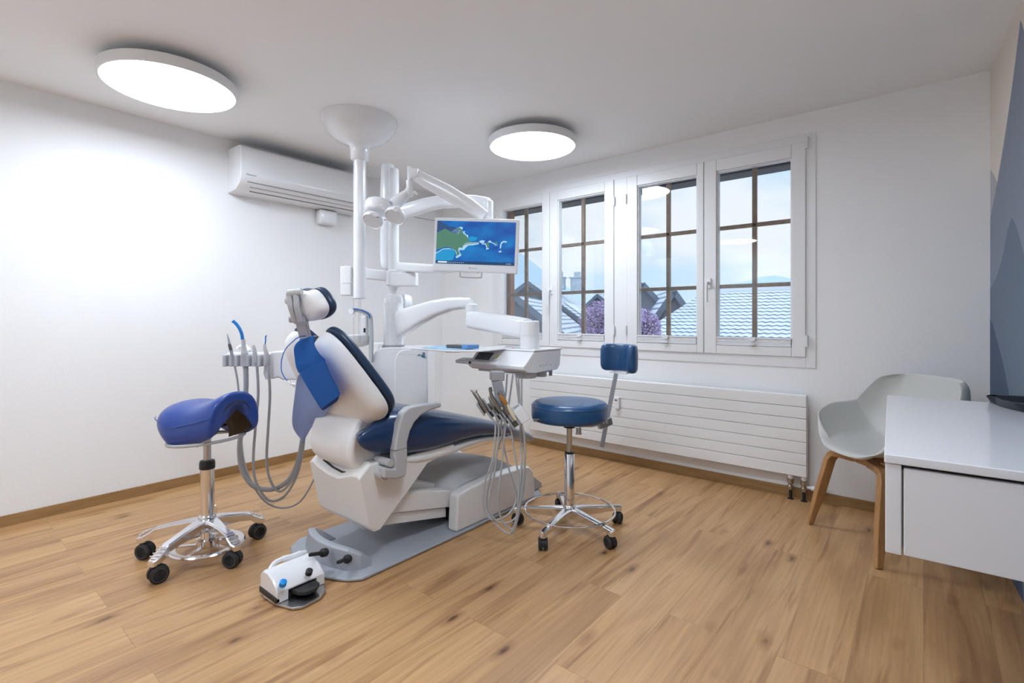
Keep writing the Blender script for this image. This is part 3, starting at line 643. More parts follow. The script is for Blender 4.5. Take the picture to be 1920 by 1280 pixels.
b = MB(); b.b2(-1.99, -1.93, .945, 1.06, .013, .05); b.build('pedal_recess_shade', 'black', t)  # black block stands in for the shade in the opening behind the pedal
b = MB(); b.prism([(-1.945, .975), (-1.92, .955), (-1.87, .965), (-1.845, .99), (-1.845, 1.03), (-1.87, 1.055), (-1.925, 1.055), (-1.945, 1.04)], .028, .044, 'Z'); b.build('pedal', 'black_rubber', t, bevel=.004)
for (px, py, m) in ((531, 1091, 'button_blue'), (580, 1070, 'black')):
    q = PZ(px, py, .094); b = MB(); Rm = Matrix.Rotation(math.radians(24), 4, 'Y'); b.lathe([(.0135, -.014), (.0135, .003), (.010, .005)], q, 24, R=Rm); b.build('button', m, t)
b = MB(); hp = [P(505, 1078, 2.0), P(507, 1066, 2.0), P(517, 1053, 2.01), P(531, 1047, 2.04), P(550, 1043, 2.07), P(566, 1035, 2.12), P(574, 1034, 2.14)]
hp2 = [PX(505, 1080, -2.04), PX(507, 1066, -2.045), PX(516, 1054, -2.05), PX(531, 1047, -2.05), PX(548, 1043, -2.05), PX(565, 1036, -2.05), PX(573, 1035, -2.05)]
b.tube(catmull(hp2, 5), [.009]*15+[.012]*10+[.009]*6, 10); b.build('carry_handle', 'white_gloss', t)
b = MB(); b.tube([PX(506, 1074, -2.045), PX(560, 1050, -2.03)], .002, 6); b.build('wire_bail', 'brushed_steel', t)

# ================================================================== DENTAL CHAIR
CX0 = -2.085
t = thing('dental_chair', 'navy and white dental treatment chair facing the windows on a grey floor plate', 'dental chair', (CX0, 1.7, 0))
# floor plate
pl_ = [(-1.815, 1.215), (-1.862, 1.165), (-1.96, 1.118), (-2.09, 1.098), (-2.22, 1.118), (-2.33, 1.165), (-2.385, 1.235), (-2.385, 2.50), (-2.30, 2.60), (-1.93, 2.60), (-1.830, 2.50), (-1.815, 1.84)]
b = MB(); b.prism(pl_, .001, .016, 'Z'); b.build('floor_plate', 'plate_grey', t, bevel=.006)
b = MB(); R = []
arc = [(-1.875, 1.30), (-1.878, 1.25), (-1.915, 1.205), (-2.0, 1.175), (-2.10, 1.165), (-2.20, 1.180), (-2.285, 1.215), (-2.32, 1.26), (-2.325, 1.31)]
cen = Vector((-2.10, 1.42))
for i, (x, y) in enumerate(arc):
    p = Vector((x, y)); d = (cen-p).normalized(); hh = [.012, .055, .080, .084, .086, .084, .080, .055, .012][i]
    def q3(o, z): r = p+d*o; return (r.x, r.y, z)
    R.append([q3(0, .014), q3(.012, .018+hh*.95), q3(.022, .02+hh), q3(.045, .02+hh*.98), q3(.10, .017), q3(.05, .008)])
b.rings(R); ridge = b.build('foot_switch_ridge', 'plate_grey', t, bevel=.003, angle=30)
for px, py, tx, ty in ((605, 1036, 580, 1040), (650, 1048, 633, 1054)):
    q = P(px, py, 2.145); tip = P(tx, ty, 2.06)
    dd = (tip-q).normalized(); b = MB(); b.tube([q-dd*.02, q, q+dd*.006, q+dd*.010, tip-dd*.004, tip], [.018, .018, .015, .0085, .0075, .005], 16); b.build('foot_joystick', 'black_rubber', ridge, angle=40)
# rear housing
b = MB(); sidep = [(1.775, .016), (1.785, .185), (1.80, .205), (1.86, .216), (2.06, .232), (2.30, .226), (2.385, .212), (2.43, .165), (2.445, .016)]
b.prism(sidep, -1.895, -1.828, 'X'); b.build('side_cover', 'light_grey' if False else 'white_satin', t, bevel=.012, seg=4, angle=40)
b = MB(); lp = [(1.775, .016), (1.78, .215)]+[(p.y, p.z) for p in (PX(790, 870, -2.36), PX(797, 864, -2.36), PX(833, 858, -2.36))]+[(2.2, .30), (2.45, .15), (2.46, .016)]
b.prism(lp, -2.385, -2.335, 'X'); b.build('side_cover', 'white_satin', t, bevel=.010, seg=3, angle=40)
b = MB(); roof = [(1.775, .150), (1.80, .232), (1.84, .275), (1.92, .288), (2.05, .278), (2.22, .252), (2.38, .205), (2.52, .13), (2.60, .06), (2.61, .016), (1.95, .016), (1.95, .10)]
R = []
for X, k in ((-2.335, 1.0), (-2.20, 1.06), (-2.08, 1.05), (-1.98, .96), (-1.895, .80)):
    R.append([(X, y+(((X+2.0)*.42 - (.02 if z > .2 else 0)) if y < 1.9 else 0), .016+(z-.016)*k) for y, z in roof])
b.rings(R); b.build('lift_cover', 'light_grey', t, bevel=.008, seg=3, angle=40)
b = MB(); b.b2(-2.30, -1.93, 1.84, 1.92, .03, .17); b.build('lift_slit_shade', 'black', t)  # solid black block darkens the slit where the lift arm enters
# lift arms
b = MB(); b.prism([(1.38, .205), (1.84, .108), (1.86, .192), (1.56, .263), (1.48, .285)], -2.30, -1.915, 'X'); b.prism([(1.50, .270), (1.87, .18), (1.87, .205), (1.62, .280), (1.52, .29)], -2.27, -2.0, 'X'); b.build('lift_arm', 'warm_white', t, bevel=.006)
b = MB(); b.prism([(1.345, .168), (1.36, .152), (1.80, .062), (1.80, .112), (1.40, .198)], -2.285, -1.93, 'X'); b.build('lift_arm', 'warm_white', t, bevel=.006)
# pod under the seat
b = MB(); R = []
for X, zr, zt in ((-2.285, .411, .462), (-2.255, .422, .474), (-2.21, .405, .46), (-2.12, .388, .43), (-2.04, .384, .425), (-1.985, .400, .45), (-1.93, .416, .474), (-1.885, .419, .474), (-1.868, .410, .462)):
    R.append([(X, 1.235, zr), (X, 1.29, zt), (X, 1.36, .462), (X, 1.42, .458), (X, 1.80, .455), (X, 1.80, .425), (X, 1.62, .395), (X, 1.53, .315), (X, 1.345, .160), (X, 1.312, .160), (X, 1.285, .190)])
b.rings(R); pod = b.build('seat_base', 'warm_white', t, bevel=.007, seg=3, angle=22)
text_obj('lettering', 'Häuser', .024, frame(PY(659, 969, 1.2945)-Vector((0, 0.006, 0)), (1, 0, 0), (0, -.28, 1)), 'text_navy', pod)
for k, (dx, w) in enumerate(((0, .03), (.035, .028), (.07, .03))):
    M = frame(PY(663, 976, 1.2985)-Vector((0, .006, 0)), (1, 0, 0), (0, -.28, 1)); b = MB(M)
    for j in range(3 if k else 2): b.b2(dx, dx+w, -.004-j*.007, -.001-j*.007, 0, .0004)
    b.build('marking', 'light_grey', pod, smooth=False)
# hinge cover between pod and backrest
b = MB(); R = []
for X, sy in ((-2.265, .90), (-2.245, 1), (-2.15, 1.04), (-2.05, 1.04), (-1.93, 1), (-1.91, .9)):
    cy, cz = 1.40, .54
    prof = [(1.300, .700), (1.250, .64), (1.225, .585), (1.215, .53), (1.226, .475), (1.26, .435), (1.31, .405), (1.50, .41), (1.50, .60), (1.44, .70)]
    R.append([(X, cy+(y-cy)*sy, cz+(z-cz)*(.95+.05*sy)) for y, z in prof])
b.rings(R); b.build('hinge_cover', 'white_satin', t, bevel=.012, seg=3, angle=25)
b = MB(); b.tube([(x, 1.262, zz) for x, zz in ((-2.20, .432), (-2.12, .412), (-2.04, .404), (-1.96, .414))], .005, 6); b.build('gap_shadow_strip', 'black', t)  # black strip as painted shade in the gap below the hinge cover

# backrest: pad outline in a leaning plane
K = .63; Y0b, Z0b = 1.40, .64
nb = Vector((0, -1, -K)).normalized()            # pointing to the back of the chair (towards the camera)
def bp(x, z, o=0): return Vector((x, Y0b-(z-Z0b)*K, z)) + nb*o
half = [(0, .985), (.05, .995), (.085, 1.035), (.12, 1.056), (.165, 1.052), (.205, 1.02), (.235, .96), (.262, .88), (.288, .80), (.298, .755), (.285, .715), (.235, .675), (.16, .64), (.08, .622), (0, .618)]
outl = [(CX0+x, z) for x, z in half]+[(CX0-x, z) for x, z in half[-2:0:-1]]
def oring(sc, o, zc=.83, push=None): return [bp(CX0+(x-CX0)*sc, zc+(z-zc)*sc, o) for x, z in outl]
b = MB(); b.rings([oring(.995, .002), oring(1.0, .014), oring(.985, .045), oring(.93, .075), oring(.80, .098), oring(.55, .110), oring(.25, .113)]); shell_o = b.build('backrest_shell', 'white_satin', t, sub=2)
b = MB(); b.rings([oring(.55, -.028), oring(.90, -.040), oring(.985, -.036), oring(1.018, -.020), oring(1.018, -.004), oring(.99, .004)]); b.build('backrest_pad', 'navy_trim', t, sub=2)
b = MB(); R = [oring(.90, .080)[i] for i in range(len(outl))]
# moulded crease across the lower shell
cr_ = [bp(CX0+x, z, o) for x, z, o in ((-.12, .695, .098), (.0, .70, .108), (.10, .72, .103), (.18, .748, .086), (.235, .775, .060))]
b = MB(); b.tube(catmull(cr_, 5), .005, 8); b.build('moulded_crease', 'white_satin', shell_o)
# headrest
Kh = .30; hz0 = 1.165
nh = Vector((0, -1, -Kh)).normalized(); HX = -2.055
def hp_(x, z, o=0): return Vector((HX+x, 1.15-(z-1.10)*Kh, z))+nh*o
hh_ = [(0, 1.222), (.05, 1.232), (.09, 1.228), (.125, 1.195), (.142, 1.16), (.132, 1.135), (.095, 1.112), (.045, 1.100), (0, 1.098)]
ho_ = [(x, z) for x, z in hh_]+[(-x*.86, z) for x, z in hh_[-2:0:-1]]
def hring(sc, o): return [hp_(x*sc, hz0+(z-hz0)*sc, o) for x, z in ho_]
b = MB(); b.rings([hring(.99, .0), hring(1, .012), hring(.97, .035), hring(.85, .055), hring(.5, .066), hring(.2, .068)]); hr = b.build('headrest_shell', 'white_satin', t, sub=2)
b = MB(); b.rings([hring(.5, -.025), hring(.93, -.034), hring(1.02, -.024), hring(1.045, -.010), hring(1.03, .001), hring(.98, .004)]); b.build('headrest_pad', 'navy_trim', t, sub=2)
# double articulated headrest link
b = MB(); a0 = hp_(-.03, 1.205, .075); a1 = a0+Vector((-.085, -.02, .0))
b.cyl(hp_(.02, 1.200, .070), hp_(-.06, 1.200, .072), .020, n=24); b.build('headrest_joint', 'light_grey', t, angle=40)
b = MB(); A = P(542, 550, 2.09); B = P(545, 575, 2.09); C_ = P(554, 601, 2.12)
for off in (0, .034):
    o = RT*off*.8; pts = [A+o, A.lerp(B, .5)+o+Vector((0, 0, .0)), B+o*.9, C_+o*.7]
    b.tube(catmull(pts, 4), [.013]*4+[.012]*4+[.012]*5, 10)
b.tube([A-RT*.004, P(566, 547, 2.09)], .016, 12); b.build('headrest_link', 'light_grey', t)
b = MB(); q = P(566, 598, 2.14); b.cyl(q-RT*.03, q+RT*.022, .021, n=24); b.cyl(q-RT*.05, q-RT*.03, .016, n=16); b.build('headrest_knob', 'light_grey', t, angle=40)
b = MB(); u0 = P(565, 604, 2.17); u1 = P(575, 645, 2.26); M = frame_y(u0, RT, (u1-u0)); L = (u1-u0).length+.02; b.M = M; b.b2(-.024, .020, 0, L, -.006, .006); b.b2(.022, .030, 0, L, -.003, .003); b.build('headrest_bar', 'light_grey', t, bevel=.002)

# seat cushion, one long body that narrows to the feet
def seat_rings(grow=0, zt=0, zb=0, y0=0, y1=99):
    st = [(1.206, .625, .560, .232), (1.210, .648, .520, .248), (1.235, .668, .490, .254), (1.28, .680, .474, .256), (1.36, .694, .462, .256), (1.48, .688, .444, .258), (1.62, .664, .430, .256), (1.74, .636, .432, .250), (1.86, .602, .445, .238), (2.00, .562, .440, .220), (2.14, .522, .422, .200), (2.28, .478, .398, .182), (2.36, .452, .380, .172)]
    R = []
    for y, a, c, hw in st:
        if y0 <= y <= y1: R.append(superring((CX0, y, (a+zt+c+zb)/2), hw+grow, (a+zt-c-zb)/2, 3.4))
    return R
b = MB(); RR = seat_rings()
for r_ in RR:
    for p in r_:
        k = 1 if p.x < CX0 else max(0, 1-(abs(p.x-CX0)/max(abs(q.x-CX0) for q in r_))**4); f_ = max(0, 1-(p.y-1.22)/.22); p.y += .17*k*f_
b.rings(RR); b.build('seat_cushion', 'navy_vinyl', t, sub=1, angle=60)
b = MB(); b.rings([superring((CX0, y, (a+c)/2), hw, (a-c)/2, 3.0) for y, a, c, hw in ((2.345, .456, .378, .174), (2.42, .432, .352, .166), (2.50, .405, .325, .155), (2.57, .370, .300, .140), (2.62, .335, .288, .118), (2.64, .318, .290, .09))]); b.build('foot_cover', 'mid_grey', t, sub=1)
b = MB(); R = []
for y, z1, z0, hw in ((1.40, .470, .435, .225), (1.55, .450, .405, .228), (1.70, .448, .395, .225), (1.85, .455, .400, .212), (2.0, .450, .408, .195), (2.15, .432, .395, .178), (2.30, .405, .372, .158), (2.42, .372, .345, .14)):
    R.append(superring((CX0, y, (z1+z0)/2), hw, (z1-z0)/2, 4))
b.rings(R); b.build('seat_underside', 'warm_white', t, sub=1)
# armrest on the right
AXr = -1.80
prof = [(p.y, p.z) for p in (PX(828, 754, AXr), PX(805, 757, AXr), PX(783, 760, AXr), PX(768, 764, AXr), PX(757, 774, AXr), PX(749, 795, AXr), PX(744, 820, AXr), PX(741, 845, AXr), PX(741, 878, AXr), PX(720, 877, AXr), PX(720, 897, AXr), PX(742, 899, AXr), PX(762, 893, AXr), PX(765, 865, AXr), PX(765, 845, AXr), PX(765, 828, AXr), PX(770, 808, AXr), PX(778, 792, AXr), PX(790, 779, AXr), PX(806, 770, AXr), PX(829, 763, AXr))]
b = MB(); b.prism(prof, AXr-.045, AXr, 'X'); b.build('armrest', 'light_grey', t, bevel=.010, seg=3, angle=40)
b = MB(); ly = prof[7]; b.b2(AXr-.046, AXr+.001, prof[7][0]-.002, prof[14][0]+.002, prof[7][1], prof[7][1]+.0015); b.build('armrest_joint', 'dark_grey', t, smooth=False)
b = MB(); q0 = PX(731, 889, AXr); b.cyl((AXr-.02, q0.y-.005, q0.z+.0), (AXr-.14, q0.y-.005, q0.z), .028, n=20); q1 = PX(733, 868, AXr); b.cyl((AXr-.0, q1.y, q1.z), (AXr-.14, q1.y, q1.z), .017, n=20); b.build('armrest_mount', 'light_grey', t, angle=40)

# ---- bibs clipped to the back of the chair
def bib_sheet(name, px, off, m, rows, sag=.0):
    return None
def on_back(px, py, o):
    d = ray(px, py); # plane through bp(0,z,o)
    p0 = bp(0, .8, o); tt = (p0-Vector((0, 0, EYE))).dot(nb)/d.dot(nb); return Vector((0, 0, EYE))+d*tt
def sheet(left, right, o0, o1, nu=7, wav=.004, ph=0):
    Lc = catmull([on_back(*p, o0+(o1-o0)*i/(len(left)-1)) for i, p in enumerate(left)], 4); Rc = catmull([on_back(*p, o0+(o1-o0)*i/(len(right)-1)) for i, p in enumerate(right)], 4)
    b = MB(); n = min(len(Lc), len(Rc))
    def fn(u, v):
        i = round(v*(n-1)); p = Lc[i].lerp(Rc[i], u); return p + nb*(wav*math.sin(u*7+v*3+ph)+wav*.6*math.sin(v*9+u*4+ph)*(.3+v))
    b.grid(fn, nu, n); return b
t = thing('dental_bib', 'saturated blue folded patient bib hanging on the back of dental chair', 'bib', on_back(600, 700, .14))
b = sheet([(566, 634), (553, 648), (553, 670), (556, 685), (562, 700)], [(590, 629), (592, 645), (602, 662), (608, 672), (611, 677)], .135, .150); b.build('upper_fold', 'bib_blue', t, solid=.0015, sub=1)
b = sheet([(561, 698), (571, 716), (582, 735), (592, 751), (602, 767)], [(608, 673), (614, 685), (622, 703), (631, 722), (639, 740)], .152, .152, wav=.001); b.build('lower_fold', 'bib_navy' if False else 'bib_blue', t, solid=.0015, sub=1)
b = sheet([(596, 757), (601, 764), (606, 769)], [(636, 742), (635, 747), (631, 753)], .145, .142, wav=.001); b.build('lining', 'bib_navy', t, solid=.001)
t = thing('dental_bib', 'pale blue patient bib hanging below the saturated blue bib', 'bib', on_back(580, 770, .13))
b = sheet([(562, 700), (556, 715), (551, 745), (547, 790), (553, 812), (567, 832)], [(600, 690), (615, 720), (627, 752), (606, 780), (585, 800), (568, 831)], .130, .145, wav=.006, ph=2); b.build('bib_sheet', 'bib_pale', t, solid=.0012, sub=1)
t = thing('bib_cord', 'thin blue bib cord with metal clips looping beside the blue bib', 'bib cord', on_back(540, 660, .14))
cpts = [P(590, 632, 2.24), P(575, 630, 2.22), P(560, 632, 2.2), P(548, 641, 2.2), P(535, 655, 2.2), P(528, 675, 2.2), P(528, 695, 2.2), P(534, 708, 2.2), P(540, 714, 2.2)]
b = MB(); b.tube(catmull(cpts, 6), .0022, 8); b.build('cord', 'cord_blue', t)
b = MB(); q = P(540, 714, 2.2); q2 = P(553, 725, 2.19); b.tube([q, q.lerp(q2, .5), q2], [.003, .005, .003], 8); b.tube([q.lerp(q2, .4), q2+Vector((0, 0, .010))], .0025, 6); b.build('clip', 'brushed_steel', t)
b = MB(); b.tube([P(588, 631, 2.235), P(594, 630, 2.235)], [.006, .003], 8); b.build('clip', 'brushed_steel', t)

# ================================================================== CEILING COLUMN
cc = (-2.762, 1.830, 0); 
t = thing('ceiling_column', 'glossy white ceiling canopy with long hanging tube beside the lamp arms', 'ceiling column', (cc[0], cc[1], H))
b = MB(); b.lathe([(.235, H-.0005), (.232, H-.012), (.226, H-.035), (.212, H-.068), (.188, H-.100), (.152, H-.128), (.112, H-.148), (.080, H-.160), (.062, H-.174), (.057, H-.20), (.055, H-.255), (.040, H-.262)], cc, 64); b.build('canopy', 'white_gloss', t, angle=70)
b = MB(); b.lathe([(.038, H-.24), (.038, 1.232), (.030, 1.228)], (cc[0], cc[1], 0), 40); b.build('tube', 'white_gloss', t, angle=40)
b = MB()
for px in (663, 673, 676): q = P(px, 600, 3.17); b.cyl((q.x, q.y, .95), (q.x, q.y, 1.235), .0012, n=6)
b.build('cord', 'hose_grey', t)

# ================================================================== DENTAL UNIT (body, post, mast, cuspidor)
U = Vector((-2.703, 2.10, 0)); Dm = 3.34
t = thing('dental_unit', 'white floor standing dental unit with blue logo, post and water spittoon behind chair', 'dental unit', (-2.66, 2.2, 0))
MU = frame(P(802, 598, 3.25), RT, (0, 0, 1)); MU.translation.z = 0     # local x right, y up, z towards the camera
wU = (802-697)/FPX*3.25; zU = P(750, 651, 3.25).z
b = MB(MU); b.prism([(-wU, 0), (-wU, zU-.07), (-wU+.02, zU-.03), (-wU+.06, zU-.004), (-wU+.12, zU), (-.01, zU), (0, zU-.012), (0, 0)], -.30, -.002, 'Z'); body = b.build('body', 'white_gloss', t, bevel=.018, seg=4, angle=30)
b = MB(MU); b.prism([(-.214, .02), (-.212, zU-.09), (-.200, zU-.045), (-.175, zU-.022), (-.13, zU-.014), (-.006, zU-.014), (-.006, .02)], -.01, .006, 'Z'); b.build('front_panel', 'white_satin', body, bevel=.004)
b = MB(MU); b.b2(-.19, -.007, zU-.048, zU-.0465, .005, .0068); b.build('panel_seam', 'light_grey', body, smooth=False)
b = MB(); lg = [P(*q, 3.240) for q in ((783, 667), (786, 664.5), (789.5, 666), (792.5, 669), (795.5, 666), (795.5, 662), (794, 661), (792.5, 664), (793, 668), (795.5, 670), (798, 668))]; b.tube(catmull(lg, 5), .0024, 6); b.build('logo', 'logo_blue', body)
U = P(738, 640, 3.36); U.z = 0
b = MB(); b.lathe([(.075, .905), (.075, .925), (.07, .928)], U, 40); b.build('post_ring', 'mid_grey', t)
b = MB(); b.lathe([(.065, .92), (.065, 1.205), (.066, 1.206), (.066, 1.215), (.060, 1.245), (.045, 1.262), (.03, 1.264)], U, 40); b.build('post', 'white_gloss', t, angle=40)
b = MB(); b.lathe([(.040, 1.255), (.040, 1.262), (.030, 1.266), (.032, 1.29), (.038, 1.30), (.038, 1.335)], U, 32); b.lathe([(.045, 1.325), (.052, 1.33), (.052, 1.42), (.045, 1.425), (.036, 1.43), (.036, 2.10), (.030, 2.11)], U, 32); b.build('mast', 'white_gloss', t, angle=40)
b = MB(); q = P(765, 570, 3.46); b.cyl(q-RT*.03-FW*.02, q+RT*.02-FW*.0, .075, .06, n=32); b.build('arm_joint', 'white_gloss', t, bevel=.008)
q = P(727, 400, 3.42)
b = MB(); b.lathe([(.01, 1.435), (.03, 1.44), (.046, 1.46), (.050, 1.49), (.050, 1.95), (.046, 2.13), (.040, 2.155), (.02, 2.16)], (q.x, q.y, 0), 32); b.build('mast_sleeve', 'white_gloss', t, angle=40)
q = P(757, 622, 3.3); b = MB(); b.slab([P(755, 628, 3.3), P(758, 614, 3.3), P(759, 628, 3.3)], FW*.02); b.build('wedge_lock', 'dark_grey', t)
# mast block and side arm with white box
b = MB(); q = P(759, 524, 3.30); b.box(q, (.165, .09, .092), YAW); b.build('mast_block', 'white_satin', t, bevel=.010, seg=3)
b = MB(); M = frame(P(685, 513, 3.32), (P(730, 518, 3.36)-P(685, 513, 3.32)), (0, 0, 1)); b.M = M; b.b2(-.02, .19, -.034, .034, -.03, .03); b.build('side_arm', 'white_satin', t, bevel=.008)
b = MB(); q = P(652, 527, 3.34); b.box(q, (.075, .09, .195), YAW); b.build('side_box', 'white_satin', t, bevel=.008); 
b = MB(); q = P(652, 530, 3.29); b.box(q, (.070, .002, .002), YAW); b.build('box_seam', 'light_grey', t, smooth=False)
b = MB(); M = frame(P(662, 510, 3.34), RT, (0, 0, 1)); b.M = M; b.b2(-.02, .10, -.03, .03, -.02, .02); b.build('side_arm', 'white_satin', t, bevel=.008)
# cuspidor
b = MB(); b.prism([(-3.085, .0), (-3.085, .93), (-2.965, .93), (-2.965, .0)], 2.12, 2.30, 'Y'); 
b.build('spittoon_stand', 'white_satin', t, bevel=.01)
b = MB(); q = P(668, 636, 3.28); b.lathe([(.04, -.05), (.085, -.035), (.105, .0), (.108, .028), (.104, .030), (.098, .020), (.06, -.01), (.01, -.015)], q, 40); b.build('spittoon_bowl', 'white_gloss', t, angle=50)
b = MB(); pts = [P(694, 680, 3.22), P(695, 640, 3.22), P(694, 605, 3.22), P(692, 592, 3.22), P(684, 586, 3.22), P(672, 582, 3.22), P(661, 581, 3.22)]
c = catmull(pts, 6); R = []
for i, p in enumerate(c):
    T = (c[min(i+1, len(c)-1)]-c[max(i-1, 0)]).normalized(); nn = T.cross(FW).normalized()*.012; R.append([p+nn+FW*.03, p-nn+FW*.03, p-nn-FW*.0, p+nn-FW*.0])
b.rings(R); b.build('spout_arch', 'light_grey', t, bevel=.004)
b = MB(); b.tube([p-FW*.004+Vector((0, 0, .008)) for p in c[14:]], .0045, 8); b.build('spout_strip', 'cord_blue', t)
b = MB(); q = P(683, 612, 3.24); b.box(q, (.045, .05, .14), YAW); b.build('cup_filler', 'white_satin', t, bevel=.010, seg=3); q = P(683.5, 619, 3.205); b = MB(); b.box(q, (.012, .004, .028), YAW); b.build('sensor_window', 'black', t)
b = MB(); q = P(659, 583, 3.22); b.cyl(q-FW*.01, q+FW*.03, .018, n=20); q = P(665, 588, 3.22); b.cyl(q, q-Vector((0, 0, .02)), .006, n=10); b.build('spout_tip', 'white_gloss', t)

# ================================================================== OPERATING LAMP
t = thing('operating_lamp', 'white dental operating lamp head hanging from jointed arms on the mast', 'lamp', P(722, 395, 3.0))
def beam(pts, hs, ws, name, m, par, side=None, bev=.012):
    # sweep of a rounded rectangle: hs half heights, ws half widths
    c = [Vector(p) for p in pts]; R = []
    for i, p in enumerate(c):
        T = (c[min(i+1, len(c)-1)]-c[max(i-1, 0)]).normalized(); s = T.cross(Vector((0, 0, 1))).normalized(); u = s.cross(T).normalized()
        h = hs[i] if isinstance(hs, (list, tuple)) else hs; w = ws[i] if isinstance(ws, (list, tuple)) else ws
        R.append([p+s*(w*math.copysign(abs(math.cos(a))**.5, math.cos(a)))+u*(h*math.copysign(abs(math.sin(a))**.5, math.sin(a))) for a in [2*PI*k/20 for k in range(20)]])
    b = MB(); b.rings(R); return b.build(name, m, par, angle=50)
beam([P(742, 402, 3.33), P(770, 393, 3.30), P(800, 384, 3.27), P(830, 378, 3.24), P(860, 377, 3.21), P(890, 380, 3.18), P(914, 386, 3.16)], [.045, .046, .044, .042, .042, .046, .052], .036, 'swing_arm', 'white_gloss', t)
b = MB(); q = P(914, 391, 3.15); b.cyl(q-Vector((0, 0, .075)), q+Vector((0, 0, .050)), .036, n=28); b.build('arm_joint', 'white_gloss', t, bevel=.006)
beam([P(908, 405, 3.10), P(880, 385, 3.08), P(840, 361, 3.05), P(800, 340, 3.02), P(782, 330, 3.01)], [.036, .042, .044, .040, .036], .030, 'spring_arm', 'white_gloss', t)
b = MB(); q = P(774, 327, 3.005); b.cyl(q-RT*.012-FW*.0, q+RT*.035, .036, n=24); b.build('arm_joint', 'white_gloss', t, bevel=.004)
b = MB(); q0 = P(767.5, 312, 3.0); q1 = P(767.5, 338, 3.0); q2 = P(768, 352, 3.0); q3 = P(764, 366, 3.0); b.tube([q0, q0-Vector((0, 0, .004)), q1, q1-Vector((0, 0, .002)), q2, q3], [.010, .0125, .0125, .020, .020, .030], 20); b.build('head_stem', 'white_gloss', t, angle=40)
b = MB(); b.tube([P(764, 362, 3.0), P(752, 372, 2.98), P(738, 384, 2.97)], [.026, .034, .040], 20); b.tube([P(764, 366, 3.0), P(778, 360, 3.0), P(783, 365, 3.0)], [.018, .010, .007], 12); b.build('head_yoke', 'white_gloss', t)
# head body and two lens rings
b = MB(); hc = P(709, 388, 2.98); Rm = Matrix.Rotation(YAW, 4, 'Z') @ Matrix.Rotation(math.radians(-14), 4, 'X') @ Matrix.Rotation(math.radians(8), 4, 'Y')
b.lathe([(.02, .052), (.05, .048), (.072, .036), (.082, .015), (.080, -.02), (.070, -.035), (.02, -.038)], hc, 40, R=Rm, sx=1.0, sy=.8); hd = b.build('lamp_head', 'white_gloss', t, angle=60)
def lens(px, py, D, rx, tx, ty):
    q = P(px, py, D); Rn = Matrix.Rotation(YAW, 4, 'Z') @ Matrix.Rotation(math.radians(tx), 4, 'X') @ Matrix.Rotation(math.radians(ty), 4, 'Y')
    b = MB(); b.lathe([(rx*.9, .022), (rx, .010), (rx, -.006), (rx*.94, -.012), (rx*.88, -.006), (rx*.5, -.001), (.004, 0)], q, 40, R=Rn); o = b.build('lens_housing', 'white_gloss', hd, angle=40)
    b = MB(); b.lathe([(rx*.87, -.004), (rx*.86, -.0065), (.004, -.0065)], q, 40, R=Rn); b.build('reflector', 'lamp_white', hd); return o
lens(699, 413, 2.95, .060, -38, 14); lens(741, 405, 2.93, .062, -38, 14)
b = MB(); q = P(745, 391, 2.90); b.cyl(q, q-FW*.035-Vector((0, 0, .012)), .018, .016, n=20); b.build('lamp_handle', 'white_gloss', hd, bevel=.003)
for px, py in ((697, 401), (708, 407), (722, 412)):
    b = MB(); q = P(px, py, 2.90); b.box(q, (.016, .004, .003), YAW); b.build('vent_slot', 'dark_grey', hd, smooth=False)

# ================================================================== MONITOR
tl = P(811, 407, 3.03); tr = P(970, 411, 2.98); bl_ = P(811, 507, 3.03); br_ = P(968, 513, 2.98)
xa = (tr-tl); Wm = xa.length; xa.normalize(); ya = (tl-bl_).normalized(); M = frame(bl_.lerp(br_, 0), xa, ya); Hm = (tl-bl_).length
t = thing('monitor', 'white framed monitor showing a blue coastal sea picture on the dental unit', 'monitor', M @ Vector((Wm/2, Hm/2, 0)))
b = MB(M); b.b2(0, Wm, 0, Hm, -.045, 0); b.build('casing', 'white_gloss', t, bevel=.006, seg=3)
sx0, sx1, sy0, sy1 = .017, Wm-.020, .045, Hm-.020
b = MB(M); b.b2(sx0, sx1, sy0, sy1, -.001, .0012); scr = b.build('screen', 'sea_picture', t, smooth=False)
SWd, SHt = sx1-sx0, sy1-sy0
def spoly(name, pts, m, lev):
    # pts in picture fractions (x right, y down) measured on a 1300 x 760 picture
    b = MB(M); z = .0012+lev*.0002
    b.rings([[(sx0+SWd*(x-283)/1290, sy1-SHt*(y-190)/745, z) for x, y in pts], [(sx0+SWd*(x-283)/1290, sy1-SHt*(y-190)/745, z+.0002) for x, y in pts]]); b.build(name, m, scr, smooth=False)
spoly('shallow_water', [(283, 770), (420, 690), (560, 680), (600, 760), (560, 870), (400, 905), (283, 880)], 'pic_teal', 0)
spoly('shallow_water', [(800, 480), (860, 440), (960, 470), (930, 520), (840, 540)], 'pic_teal', 0)
spoly('dark_headland', [(283, 195), (345, 200), (400, 245), (470, 285), (560, 290), (640, 330), (660, 380), (610, 415), (540, 395), (430, 330), (360, 350), (283, 400)], 'pic_slate', 1)
spoly('surf', [(283, 700), (350, 665), (430, 640), (510, 645), (570, 690), (610, 730), (625, 790), (610, 820), (630, 835), (700, 790), (700, 765), (665, 725), (670, 690), (740, 690), (770, 650), (810, 610), (900, 600), (985, 580), (980, 570), (870, 565), (830, 540), (800, 490), (805, 430), (775, 425), (740, 390), (745, 355), (715, 375), (690, 340), (715, 310), (680, 285), (640, 300), (283, 500), (283, 770), (400, 690), (500, 680), (560, 700), (500, 665), (400, 675), (283, 750)], 'pic_surf', 1)
